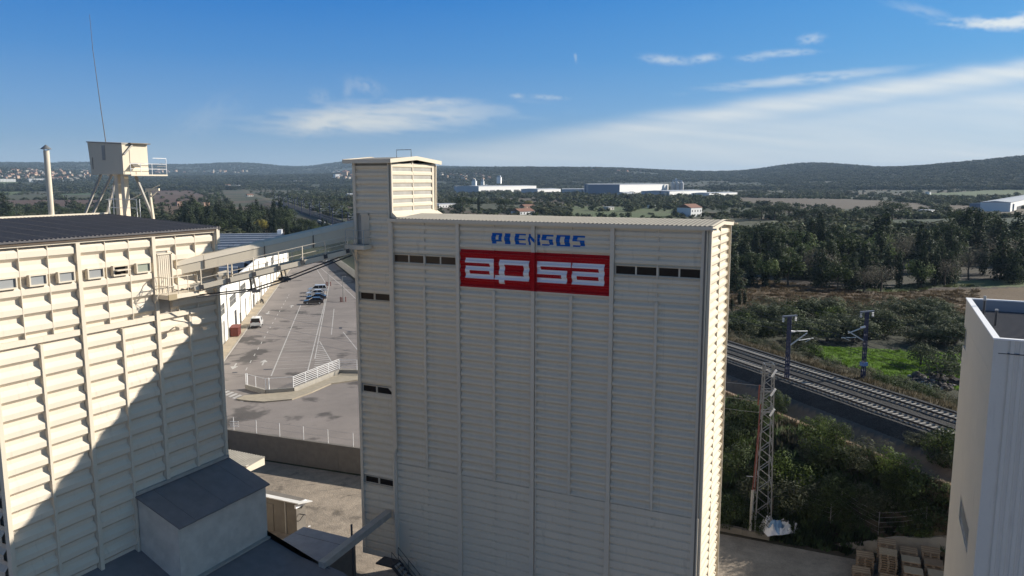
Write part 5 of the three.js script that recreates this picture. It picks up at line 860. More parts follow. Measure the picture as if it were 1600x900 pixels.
// ---------------------------------------------------------------- lattice pylon with its red cable pipe, the tarpaulin at its foot
{
  const b = onLevel(1189, 828, 0.3), T = thing('lattice_pylon', 'grey lattice power pylon with a red pipe, rising from the shaded slope', 'pylon', [b[0], 0.1, b[2]], 0.35), H = 14.6;
  const w = (y) => lerp(0.66, 0.36, clamp(y / H, 0, 1)), C4 = [[-1, -1], [1, -1], [1, 1], [-1, 1]];
  for (const [i, j] of C4) G().bar([i * w(0), 0, j * w(0)], [i * w(H), H, j * w(H)], 0.09, 0.09).build('leg', M.galv, T);
  for (let s = 0; s < 4; s++) { const [a, c] = [C4[s], C4[(s + 1) % 4]], g = G(); let y = 0.1, f = 0; while (y < H - 0.3) { const st = 0.95 * w(y) / 0.6, n = Math.min(y + st, H), p = f % 2 ? a : c, q = f % 2 ? c : a; g.bar([p[0] * w(y), y, p[1] * w(y)], [q[0] * w(n), n, q[1] * w(n)], 0.05, 0.05); y = n; f++; } for (const h of [0.1, 10.6, 12.4, H]) g.bar([a[0] * w(h), h, a[1] * w(h)], [c[0] * w(h), h, c[1] * w(h)], 0.06, 0.06); g.build('bracing', M.galv, T); }
  for (const y of [10.6, 12.3, 13.9]) { G().bar([-0.75, y, 0.4], [0.4, y + 0.12, 0.5], 0.07, 0.07).build('bracket', M.galv, T); G().tube([[0.15, y - 0.25, 0.55], [0.5, y + 0.35, 0.55]], 0.09, 8).build('insulator', M.white, T); }
  { const g = G(); g.tube([[-0.95, 3.9, 0.5], [-0.72, 8.5, 0.45], [-0.6, 11.3, 0.42]], 0.05, 6); g.tube([[-0.78, 3.9, 0.62], [-0.6, 9.5, 0.5]], 0.035, 6); g.build('cable_pipe', M.rust, T); G().tube([[-1.0, 0, 0.5], [-0.95, 3.9, 0.5]], 0.12, 8).build('pipe_sleeve', M.greyWall, T); G().bar([-1.5, 5.1, 0.5], [-0.6, 5.0, 0.4], 0.06, 0.06).build('bracket', M.galv, T); G().tube([[-0.8, 11.2, 0.42], [-0.75, 12.9, 0.4]], 0.06).build('surge_arrester', M.rust, T); }
  const wg = G(), base = [b[0], b[2]]; for (const [h, dx] of [[11.4, -60], [10.4, -60], [12.7, -60]]) { const P = []; for (let k = 0; k <= 8; k++) { const f = k / 8; P.push([base[0] + dx * f, 0.1 + h + 1.2 * f - 3.2 * f * (1 - f), base[1] - 4 * f]); } wg.tube(P, 0.012, 4, false); } tag(wg.build('power_line', M.steel), 'thin wires leading left from the lattice pylon behind the silo building', 'wire');
  // crumpled tarpaulin
  const q = onLand(1219, 831), n = 64, pg = new THREE.PlaneGeometry(3.3, 1.9, n, 38); pg.rotateX(-Math.PI / 2);
  const pp = pg.attributes.position, cc = []; for (let k = 0; k < pp.count; k++) { const x = pp.getX(k), z = pp.getZ(k), e = sstep(1.75, 1.0, Math.abs(x)) * sstep(1.05, 0.5, Math.abs(z)); const f = 0.6 * Math.abs(fbm(x * 1.7 + 4, z * 2.1 + x * 0.9, 2) - 0.5) * 4 + 0.4 * Math.abs(noise(x * 4.2 + z, z * 4.6 - x * 2) - 0.5) * 2; pp.setXYZ(k, x + 0.25 * (noise(x * 2, z * 2) - 0.5), 0.05 + e * (0.15 + 0.42 * sstep(0.6, -1.4, x) + 0.75 * (1 - f)), z + 0.3 * (noise(x * 2 + 9, z * 2) - 0.5)); const bl = noise(x * 1.6 + 2, z * 2.4 + 7) > 0.72; cc.push(...(bl ? [0.2, 0.33, 0.5] : [0.66, 0.66, 0.68])); }
  pg.setAttribute('color', new THREE.Float32BufferAttribute(cc, 3)); const fg = pg.toNonIndexed(); fg.computeVertexNormals();
  const tm = new THREE.Mesh(fg, std(lin(1, 1, 1), { vertexColors: true, roughness: 0.6, side: THREE.DoubleSide })); tm.name = 'tarpaulin'; tm.position.set(q[0], land(q[0], q[2]) + 0.12, q[2]); tm.rotation.y = 0.6; scene.add(tm); tag(tm, 'crumpled white and blue tarpaulin lying at the foot of the lattice pylon', 'tarpaulin');
  // mesh fence along the foot of the slope
  const Fe = thing('mesh_fence', 'sagging wire mesh fence with thin posts along the foot of the shaded slope', 'fence', [0, 0, 0]), fp = [[1205, 800], [1239, 796], [1297, 820], [1314, 800], [1372, 835], [1446, 828]];
  const P3 = fp.map(([x, y]) => { const p = onLand(x, y); return [p[0], land(p[0], p[2]), p[2]]; }).sort((a, c) => a[0] - c[0]);
  for (const p of P3) G().tube([[p[0], p[1] - 0.2, p[2]], [p[0], p[1] + 1.9, p[2]]], 0.035).build('post', M.galv, Fe);
  for (const h of [0.2, 0.6, 1.0, 1.4, 1.8]) { const g = G(); for (let k = 0; k + 1 < P3.length; k++) { const a = P3[k], c = P3[k + 1], m = [(a[0] + c[0]) / 2, (a[1] + c[1]) / 2 + h - 0.12, (a[2] + c[2]) / 2]; g.tube([[a[0], a[1] + h, a[2]], m, [c[0], c[1] + h, c[2]]], 0.007, 4, false); } g.build('wire', M.steel, Fe); }
}
// ---------------------------------------------------------------- the yard's edge: kerb, pale wall, pallets
{
  const Kb = thing('kerb_wall', 'low broken concrete kerb below the shaded slope beside the silo building', 'kerb', [0, 0, 0]);
  for (const [a, c, h] of [[-11.4, -9.1, 0.5], [-9.08, -6.9, 0.46]]) G().span(a, c, -0.02, h, -64.2, -63.75).build('kerb_section', M.darkConcrete, Kb);
  const W = thing('yard_wall', 'pale plastered wall stepping up behind the pallet stacks by the right-hand hall', 'wall', [0, 0, 0]);
  const z = (x) => -64.6 + (x + 2) * 0.02, tops = [[-2.2, 0.25], [0.6, 1.15], [2.4, 1.9], [4.4, 2.25], [6.2, 2.85], [14, 3.3]];
  for (let k = 0; k + 1 < tops.length; k++) { const [a, p] = tops[k], [c, q] = tops[k + 1]; G().hexa([[a, -0.05, z(a)], [c, -0.05, z(c)], [c, -0.05, z(c) - 0.25], [a, -0.05, z(a) - 0.25], [a, p, z(a)], [c, q, z(c)], [c, q, z(c) - 0.25], [a, p, z(a) - 0.25]]).build('wall_section', std(lin(0.36, 0.33, 0.28), { roughness: 0.95, map: grainTex }), W); }
  // one pallet: five deck boards, three bearers with blocks, three bottom boards
  const mk = (m) => { const T = thing('pallet', null, 'pallet', [0, 0, 0]); T.scale.y = 1.3; for (let k = 0; k < 7; k++) G().box(0, 0.133, -0.53 + k * 0.1767, 1.2, 0.022, 0.105 + 0.02 * (k % 2)).build('deck_board', m[k % 2], T); const g = G(); for (const x of [-0.53, 0, 0.53]) { g.box(x, 0.111, 0, 0.12, 0.02, 1.1); for (const c of [-0.48, 0, 0.48]) g.box(x, 0.06, c, 0.13, 0.08, 0.13); } g.build('bearer', M.woodGrey, T); const h = G(); for (const c of [-0.48, 0, 0.48]) h.box(0, 0.01, c, 1.2, 0.02, 0.1); h.build('bottom_board', M.woodGrey, T); return T; };
  const stacks = [ // x, z, pallets, kind, label, turn
    [0.35, -61.7, 7, 0, 'dark weathered pallet in the leftmost low stack by the yard wall', 0.08], [0.15, -60.2, 4, 0, 'brown pallet in the low front stack at the left of the pallets', 0.1],
    [1.75, -62.6, 12, 0, 'dark pallet in the tallest stack at the back, second row from left', 0.05], [1.9, -61.2, 11, 1, 'pale-topped slatted pallet in the tall stack of the second row', 0.04], [2.0, -59.9, 4, 0, 'pallet in the low front stack of the second row', 0.03],
    [3.25, -62.7, 10, 0, 'grey slatted pallet in the back stack of the third row', 0.02], [3.4, -61.4, 9, 2, 'pallet in the middle stack of the third row under pale boards', 0.05], [3.55, -60.0, 8, 2, 'pallet in the front stack of the third row', 0.03], 
    [4.75, -62.9, 11, 0, 'brown pallet in the back stack of the right row against the yard wall', 0.0], [4.9, -61.6, 9, 0, 'brown pallet in the middle stack of the right row', 0.03], [5.1, -60.3, 8, 2, 'pallet in the front stack of the right row', 0.02],
  ];
  const kinds = [[M.wood, M.woodPale], [M.woodPale, M.woodPale], [M.wood, M.woodPale]], proto = {}, rand = rng(77);
  for (const [x, zz, n, kd, lab, turn] of stacks) for (let k = 0; k < n; k++) {
    const px = x + (rand() - 0.5) * 0.07, pz = zz + (rand() - 0.5) * 0.07, tr = turn + (rand() - 0.5) * 0.07, kk = k === n - 1 ? kd : 0; let o;
    if (!proto[kk]) { o = proto[kk] = mk(kinds[kk]); o.position.set(px, k * 0.19, pz); o.rotation.y = tr; o.userData.label = lab; } else o = dup(proto[kk], [px, k * 0.19, pz], tr, [1, 1.3, 1], lab);
    o.userData.group = lab.replace(/pallet in/, 'pallets of').replace(/^[a-z -]*pallets of/, 'pallets of');
  }
  // loose pale sheets on two stacks
  [[3.4, 9 * 0.19, -61.4, 'pale board lying on the middle pallet stack of the third row'], [3.55, 8 * 0.19, -60.0, 'light board covering the front pallet stack of the third row'], [5.1, 8 * 0.19, -60.3, 'light board covering the front pallet stack of the right row'], [4.9, 9 * 0.19, -61.6, 'brown board covering the middle pallet stack of the right row']].forEach(([x, y, zz, lab], i) => { const b = G().box(0, 0.02, 0, 1.24, 0.03, 1.1).build('board', i === 3 ? M.wood : M.woodPale); b.position.set(x, y + 0.004, zz); b.rotation.y = 0.04; tag(b, lab, 'board'); });
  // rubble heap beyond the tracks
  const r = rng(5), R = thing('rubble_heap', 'dark heap of broken stone and earth at the edge of the green field', 'heap', [0, 0, 0]), rock = [std(lin(0.05, 0.042, 0.04), { roughness: 0.95 }), std(lin(0.11, 0.09, 0.075), { roughness: 0.95 }), std(lin(0.26, 0.24, 0.22), { roughness: 0.95 })];
  for (let k = 0; k < 110; k++) { const p = onLand(1420 + r() * 74, 592 + r() * 24 - (k % 3) * 3); if (!p) continue; const g = new THREE.IcosahedronGeometry(0.18 + 0.55 * r() * r(), 1), a = g.attributes.position; for (let i = 0; i < a.count; i++) { const s = 0.75 + 0.5 * noise(a.getX(i) * 5 + k, a.getY(i) * 5 + a.getZ(i) * 3); a.setXYZ(i, a.getX(i) * s * 1.3, a.getY(i) * s * 0.8, a.getZ(i) * s); } g.computeVertexNormals(); const m = new THREE.Mesh(g, rock[k % 11 === 0 ? 2 : k % 3 === 0 ? 1 : 0]); m.name = 'stone'; m.position.set(p[0], p[1] + 0.2 + 0.3 * r(), p[2]); m.rotation.y = r() * 6; R.add(m); }
}
// ---------------------------------------------------------------- plants
// a crown of many small leaf faces spread over clumps: clumps = [[x, y, z, radius], ...]
function leafCloud(clumps, count, size, seed, dark, light, droop = 0.2) {
  const r = rng(seed), p = [], n = [], c = [], tot = clumps.reduce((s, q) => s + q[3] * q[3], 0);
  for (const [cx, cy, cz, R, sy = 1] of clumps) {
    const m = Math.max(6, Math.round(count * R * R / tot)), shade = 0.75 + 0.5 * r();
    for (let k = 0; k < m; k++) {
      let u = r() * 2 - 1, a = r() * 6.2832, w = Math.sqrt(1 - u * u); const q = R * (0.55 + 0.5 * Math.sqrt(r())), d = [w * Math.cos(a), u, w * Math.sin(a)];
      const x = cx + d[0] * q, y = cy + d[1] * q * sy, z = cz + d[2] * q, N = V(d[0] * 0.9 + (r() - 0.5) * 1.4, d[1] * 0.9 + 0.3 + (r() - 0.5) * 1.4, d[2] * 0.9 + (r() - 0.5) * 1.4).normalize(), S = V(d[0] * 0.9 + N.x * 0.55, d[1] * 0.9 + 0.15 + N.y * 0.55, d[2] * 0.9 + N.z * 0.55).normalize();
      const T = V(r() - 0.5, r() - 0.5 - droop, r() - 0.5).cross(N).normalize(), B = N.clone().cross(T), L = size * (0.6 + 0.8 * r()), Wd = L * 0.62;
      const t = clamp(shade * (0.35 + 0.65 * r()) - 0.25, 0, 1), col = dark.map((v, i) => lerp(v, light[i], t));
      const P = [[-1, 0], [0, -1], [1, 0], [0, 1]].map(([i, j]) => [x + T.x * i * L / 2 + B.x * j * Wd / 2, y + T.y * i * L / 2 + B.y * j * Wd / 2, z + T.z * i * L / 2 + B.z * j * Wd / 2]);
      for (const i of T.clone().cross(B).dot(N) > 0 ? [0, 1, 2, 0, 2, 3] : [0, 2, 1, 0, 3, 2]) { p.push(...P[i]); n.push(S.x, S.y, S.z); c.push(...col); }
    }
  }
  const g = new THREE.BufferGeometry(); g.setAttribute('position', new THREE.Float32BufferAttribute(p, 3)); g.setAttribute('normal', new THREE.Float32BufferAttribute(n, 3)); g.setAttribute('color', new THREE.Float32BufferAttribute(c, 3)); return g;
}
// all plants are made one metre tall and scaled
function plantKind(kind, seed) {
  const r = rng(seed), cl = []; let leaf = 0.07, count = 900, dark = [0.012, 0.02, 0.008], light = [0.07, 0.095, 0.035], trunk = [];
  if (kind === 'shrub' || kind === 'green_shrub' || kind === 'dry_shrub' || kind === 'grey_shrub') {
    const n = 7; for (let k = 0; k < n; k++) { const a = k / n * 6.28 + r(), d = k ? 0.28 + 0.2 * r() : 0; cl.push([d * Math.cos(a), 0.3 + 0.42 * r() * (1 - d * 0.6), d * Math.sin(a), 0.2 + 0.13 * r()]); }
    for (let k = 0; k < 5; k++) { const a = r() * 6.28; cl.push([0.5 * Math.cos(a) * r(), 0.16, 0.5 * Math.sin(a) * r(), 0.2]); }
    count = 2600; leaf = 0.05; if (kind === 'green_shrub') { dark = [0.02, 0.035, 0.008]; light = [0.14, 0.19, 0.05]; } if (kind === 'dry_shrub') { dark = [0.06, 0.055, 0.04]; light = [0.17, 0.155, 0.11]; leaf = 0.036; count = 2600; } if (kind === 'grey_shrub') { dark = [0.025, 0.03, 0.018]; light = [0.13, 0.14, 0.09]; leaf = 0.042; }
    trunk = [[[0, 0, 0], [0.03, 0.4, 0.02], 0.03]];
  } else if (kind === 'olive') {
    for (let k = 0; k < 11; k++) { const a = k * 2.4 + r(), d = 0.36 * Math.sqrt(r()) + 0.06; cl.push([d * Math.cos(a), 0.5 + 0.34 * r() * (1 - d), d * Math.sin(a), 0.15 + 0.09 * r()]); }
    for (let k = 0; k < 5; k++) { const a = k * 1.26 + r(); cl.push([0.4 * Math.cos(a), 0.36 + 0.1 * r(), 0.4 * Math.sin(a), 0.14]); }
    count = 1700; leaf = 0.055; dark = [0.018, 0.026, 0.014]; light = [0.12, 0.14, 0.085]; trunk = [[[0, 0, 0], [0.02, 0.34, 0], 0.045], [[0.02, 0.3, 0], [0.2, 0.6, 0.08], 0.022], [[0.02, 0.3, 0], [-0.18, 0.58, -0.1], 0.022], [[0, 0.32, 0], [0.03, 0.66, -0.2], 0.018]];
  } else if (kind === 'cypress') {
    for (let k = 0; k < 11; k++) { const y = 0.08 + k * 0.083, w = 0.105 * Math.pow(Math.sin(Math.PI * clamp(0.12 + y * 0.86, 0, 1)), 0.8) + 0.012; cl.push([(r() - 0.5) * 0.03, y, (r() - 0.5) * 0.03, w, 1.4]); }
    count = 1100; leaf = 0.045; dark = [0.006, 0.011, 0.006]; light = [0.042, 0.06, 0.03]; trunk = [[[0, 0, 0], [0, 0.5, 0], 0.015]];
  } else if (kind === 'cedar') {
    for (let k = 0; k < 7; k++) { const y = 0.14 + k * 0.12, w = 0.26 * (1 - y) + 0.05; for (let j = 0; j < 4; j++) { const a = r() * 6.28, d = w * 0.75 * r(); cl.push([d * Math.cos(a), y + 0.06 * (r() - 0.5), d * Math.sin(a), w * 0.62 + 0.015]); } }
    count = 1700; leaf = 0.05; dark = [0.008, 0.014, 0.008]; light = [0.065, 0.085, 0.045]; trunk = [[[0, 0, 0], [0, 0.8, 0], 0.018]];
  } else if (kind === 'pine') {
    for (let k = 0; k < 16; k++) { const a = k * 2.4, d = 0.34 * Math.sqrt(r()); cl.push([d * Math.cos(a), 0.62 + 0.22 * r() * (1 - d * 1.4), d * Math.sin(a), 0.13 + 0.08 * r(), 0.8]); }
    for (let k = 0; k < 6; k++) { const a = k * 1.05; cl.push([0.3 * Math.cos(a), 0.42 + 0.1 * r(), 0.3 * Math.sin(a), 0.13]); }
    count = 1800; leaf = 0.045; dark = [0.009, 0.016, 0.008]; light = [0.075, 0.10, 0.045]; trunk = [[[0, 0, 0], [0.02, 0.6, 0], 0.025], [[0.02, 0.45, 0], [0.18, 0.68, 0.05], 0.014], [[0.01, 0.5, 0], [-0.17, 0.7, -0.06], 0.014]];
  } else { // broadleaf, pale or bare
    for (let k = 0; k < 13; k++) { const a = k * 2.4 + r(), d = 0.3 * Math.sqrt(r()); cl.push([d * Math.cos(a), 0.38 + 0.46 * r() * (1 - d), d * Math.sin(a), 0.13 + 0.09 * r()]); }
    count = 1700; leaf = 0.05; if (kind === 'pale_tree') { dark = [0.04, 0.06, 0.02]; light = [0.14, 0.18, 0.07]; } if (kind === 'bare_tree') { dark = [0.06, 0.055, 0.045]; light = [0.16, 0.145, 0.12]; count = 1300; leaf = 0.03; } if (kind === 'yellow_tree') { dark = [0.09, 0.085, 0.02]; light = [0.3, 0.26, 0.06]; }
    trunk = [[[0, 0, 0], [0.01, 0.5, 0], 0.025], [[0.01, 0.3, 0], [0.2, 0.62, 0.1], 0.014], [[0.01, 0.35, 0], [-0.16, 0.66, -0.12], 0.014], [[0.01, 0.4, 0], [0.0, 0.8, 0.1], 0.012]];
  }
  const tg = G(); for (const [a, b, w] of trunk) tg.tube([a, a.map((v, i) => (v + b[i]) / 2 + (i === 1 ? 0 : 0.015)), b], [w, w * 0.8, w * 0.5], 6, false);
  return { crown: leafCloud(cl, count, leaf, seed + 1, dark, light), trunk: tg.geometry() };
}
const kindsMade = {};
const plantNames = { shrub: 'shrub', green_shrub: 'shrub', dry_shrub: 'shrub', grey_shrub: 'shrub', olive: 'olive_tree', cypress: 'cypress_tree', cedar: 'conifer_tree', pine: 'pine_tree', broad_tree: 'broadleaf_tree', pale_tree: 'broadleaf_tree', bare_tree: 'bare_tree', yellow_tree: 'broadleaf_tree' };
function plant(kind, variant, [x, y, z], h, wide, turn, label, group) {
  const key = kind + variant, made = kindsMade[key] = kindsMade[key] || plantKind(kind, 1000 + Object.keys(kindsMade).length * 37 + variant);
  const T = thing(plantNames[kind], label, kind.includes('shrub') ? 'shrub' : 'tree', [x, y - 0.05 * h * 0.3, z], turn, group); T.scale.set(h * wide, h, h * wide);
  const c = new THREE.Mesh(made.crown, M.leaf); c.name = 'crown'; T.add(c); const t = new THREE.Mesh(made.trunk, M.bark); t.name = kind.includes('shrub') ? 'stem' : 'trunk'; T.add(t); return T;
}
{
  const r = rng(2024), mpp = (p) => Math.hypot(p[0], p[1] - EYE, p[2]) / F;
  const put = (kind, px, py, hpx, wide, label, group) => { const p = onLand(px, py); if (!p) return; plant(kind, Math.floor(r() * 3), p, hpx * mpp(p), wide, r() * 6.28, label, group); };
  // the shaded slope below the railway: shrubs that stand out, then the rest
  const big = [
    ['green_shrub', 1276, 668, 46, 1.1, 'bright green rounded shrub just below the railway drain, right of the pylon top'],
    ['shrub', 1165, 655, 75, 1.1, 'dark shrub beside the silo corner, below the near track'], ['shrub', 1208, 632, 56, 0.9, 'dark shrub right behind the top of the lattice pylon'],
    ['green_shrub', 1240, 752, 74, 0.9, 'tall olive-green shrub right of the pylon, halfway up the slope'], ['green_shrub', 1284, 702, 60, 0.95, 'leafy shrub in the middle of the slope below the bright green one'],
    ['grey_shrub', 1208, 795, 96, 1.1, 'large rounded olive-grey shrub directly behind the foot of the lattice pylon'], ['shrub', 1150, 730, 70, 1.0, 'dark shrub against the silo wall, level with the pylon middle'], ['shrub', 1148, 805, 70, 1.0, 'low dark shrub at the foot of the slope beside the silo wall'],
    ['green_shrub', 1402, 735, 62, 1.0, 'yellow-green shrub at the top right of the slope below the drain'], ['shrub', 1472, 712, 76, 0.95, 'dense dark shrub against the edge of the right-hand hall'],
    ['grey_shrub', 1352, 720, 66, 1.1, 'greyish twiggy shrub left of the yellow-green one on the slope'], ['shrub', 1312, 690, 62, 0.7, 'upright dark shrub between the bright green and the greyish ones'], ['grey_shrub', 1368, 778, 60, 1.2, 'pale grey-green shrub low on the slope above the pallets'], ['shrub', 1310, 770, 60, 1.2, 'dark spreading shrub low on the slope, above the wire fence'], ['green_shrub', 1435, 826, 26, 1.5, 'small bright green plant on top of the yard wall'], ['shrub', 1440, 778, 66, 1.2, 'dark shrub on the slope above the yard wall'], ['shrub', 1262, 790, 52, 1.2, 'dark low shrub behind the tarpaulin'], ['green_shrub', 1150, 686, 40, 1.0, 'yellowish shrub peeping from the slope beside the silo edge'],
  ];
  for (const b of big) put(b[0], b[1], b[2] + 12, b[3] * 0.78, b[4], b[5]);
  for (let k = 0; k < 30; k++) { const px = 1130 + r() * 365, py = 690 + r() * 140; put(['shrub', 'shrub', 'grey_shrub', 'shrub'][k % 4], px, py, 20 + r() * 24, 1.1 + 0.5 * r(), 'dark scrubby bush among others on the shaded slope below the railway', 'bushes of the shaded slope'); }
  // far side of the tracks: dry bushes along the bank
  for (let k = 0; k < 58; k++) { const f = r(), t = lerp(-12, 36, f), s = 3.4 + r() * 6, [x, z] = railXZ(t, s), h = s > 5 ? 1.2 + 1.4 * r() : 0.6 + 0.8 * r(); plant(['dry_shrub', 'grey_shrub', 'dry_shrub', 'shrub'][k % 4], k % 3, [x, land(x, z), z], h, 1.15 + 0.4 * r(), r() * 6, 'dry grey-brown bush on the bank just beyond the railway tracks', 'dry bushes along the far side of the tracks'); }
  put('grey_shrub', 1247, 548, 28, 1.5, 'grey-green thicket behind the near catenary mast at the field corner'); put('shrub', 1266, 558, 24, 1.3, 'dark thicket between the two catenary masts at the edge of the green field');
  // trees on the green field
  put('olive', 1470, 600, 48, 1.1, 'round olive tree standing on the bright green field near the right-hand hall'); put('olive', 1438, 572, 36, 1.1, 'small olive tree on the green field left of the round one'); put('olive', 1502, 578, 40, 1.0, 'dark tree half hidden by the edge of the right-hand hall'); put('dry_shrub', 1486, 598, 18, 0.6, 'small broken tree stump shrub beside the round olive tree');
  // olive grove
  for (let k = 0; k < 48; k++) { const px = 1136 + r() * 378, row = k % 3, py = (row === 0 ? 532 : row === 1 ? 516 : 500) + r() * 7 + (px < 1230 ? -8 : px > 1400 ? 3 : 0); put(['olive', 'olive', 'grey_shrub', 'shrub', 'olive'][k % 5], px, py, 26 + 16 * r(), 1.3 + 0.4 * r(), 'dull green olive tree in the grove beyond the green field', 'trees of the olive grove'); }
  put('green_shrub', 1305, 512, 40, 1.1, 'yellow-green bush standing out among the olive grove'); put('green_shrub', 1160, 515, 34, 1.3, 'yellow-green bush at the left end of the olive grove');
  for (const [a, b, h] of [[1155, 478, 26], [1163, 477, 24], [1143, 486, 22], [1131, 494, 38]]) put('cypress', a, b, h, 1.1, 'small dark cypress at the left edge of the brown field', 'small cypresses at the brown field edge');
  // the wood behind the brown field
  for (let k = 0; k < 118; k++) {
    const px = 1132 + r() * 500, q = r(), py = lerp(400, 456, q) - (px > 1480 ? 10 : 0), left = px < 1330;
    const kind = ['cypress', q < 0.5 ? 'pine' : 'cedar', 'cedar', 'cedar', 'cypress', 'cedar', left && q < 0.5 ? 'pine' : 'cypress', q < 0.5 ? 'broad_tree' : 'cedar', 'pale_tree', 'broad_tree', 'bare_tree'][k % 11], hp = (kind === 'cypress' ? 58 : kind === 'cedar' ? 62 : 54) * (0.75 + 0.45 * r());
    put(kind, px, py, hp, kind === 'cypress' ? 1.0 : 0.9 + 0.25 * r(), 'dark ' + plantNames[kind].replace('_', ' ') + ' in the wood behind the brown field', 'dark trees of the wood, ' + plantNames[kind].replace('_', ' '));
  }
  put('pale_tree', 1434, 450, 48, 1.0, 'pale green rounded tree standing out in front of the dark wood'); put('bare_tree', 1350, 456, 40, 1.5, 'grey bare thicket in front of the dark wood'); put('bare_tree', 1376, 455, 44, 1.4, 'grey-brown bare tree in front of the dark wood, beside the pale green one'); put('pale_tree', 1222, 430, 50, 1.0, 'olive-green rounded tree in the left part of the wood'); put('broad_tree', 1172, 440, 50, 1.3, 'broad green tree at the left end of the wood'); put('broad_tree', 1582, 436, 40, 1.5, 'bright dark-green low tree at the right end of the wood'); put('bare_tree', 1282, 440, 58, 1.1, 'bare greyish tree inside the dark wood');
  // trees at the left, behind the warehouse roofs
  for (let k = 0; k < 96; k++) { const px = k % 4 ? 286 + r() * 190 : 440 + r() * 100, q = r(), py = px > 450 ? lerp(358, 374, q) : lerp(350, 374, q), kind = ['cypress', 'cedar', 'pine', 'cypress', 'broad_tree', 'cedar'][k % 6]; put(kind, px, py, (kind === 'cypress' ? 38 : 34) * (0.75 + 0.45 * r()) * (px > 450 ? 0.55 : 1), kind === 'cypress' ? 1 : 1.0 + 0.3 * r(), 'dark ' + plantNames[kind].replace('_', ' ') + ' in the belt behind the warehouse roofs', 'dark trees behind the warehouse, ' + plantNames[kind].replace('_', ' ')); }
  put('yellow_tree', 406, 366, 26, 1.2, 'yellowish autumn tree among the dark trees behind the warehouse'); put('pale_tree', 500, 374, 24, 1.3, 'dull pale tree near the railway bridge');
  for (const [a, b, h] of [[255, 346, 21], [266, 347, 10], [261, 347, 8]]) put('cypress', a, b, h, 1.2, 'small lone dark cypress right of the hoist post', 'lone small cypresses by the hoist post');
  put('cedar', 8, 340, 36, 1.4, 'dark bushy tree at the far left edge behind the mill roof');
  for (let k = 0; k < 10; k++) put('shrub', 30 + k * 15 + r() * 8, 334 + r() * 4, 8 + 4 * r(), 1.6, 'dark bush in the hedge row beyond the mill roof', 'hedge row beyond the mill roof');
  // single trees on the plain
  const plain = [['pine', 724, 333, 30, 1.3, 'dark round tree on the plain right of the stair tower'], ['pine', 788, 332, 24, 1.5, 'dark broad tree on the plain behind the middle of the silo roof'], ['cypress', 748, 333, 26, 0.9, 'single thin cypress on the plain behind the silo roof'], ['yellow_tree', 826, 322, 10, 1.6, 'small yellow tree on the plain beside pale huts'], ['cypress', 792, 305, 9, 1.0, 'tiny cypress in front of the white factory'], ['pine', 1128, 336, 18, 1.4, 'dark bush-like tree beside the white house with red roof']];
  for (const b of plain) put(...b);
  for (const [a, b, h] of [[1172, 345, 22], [1190, 343, 24], [1210, 344, 26], [1232, 343, 24], [1252, 344, 22], [1275, 342, 20], [1300, 342, 20], [1340, 346, 22], [1362, 345, 24], [1384, 344, 22], [1395, 343, 30], [1320, 348, 18], [1350, 352, 20], [1225, 352, 18]]) put(h > 23 ? 'pine' : 'broad_tree', a, b, h, 1.6, 'dark tree in the loose row on the middle plain at the right', 'tree row on the middle plain');
}
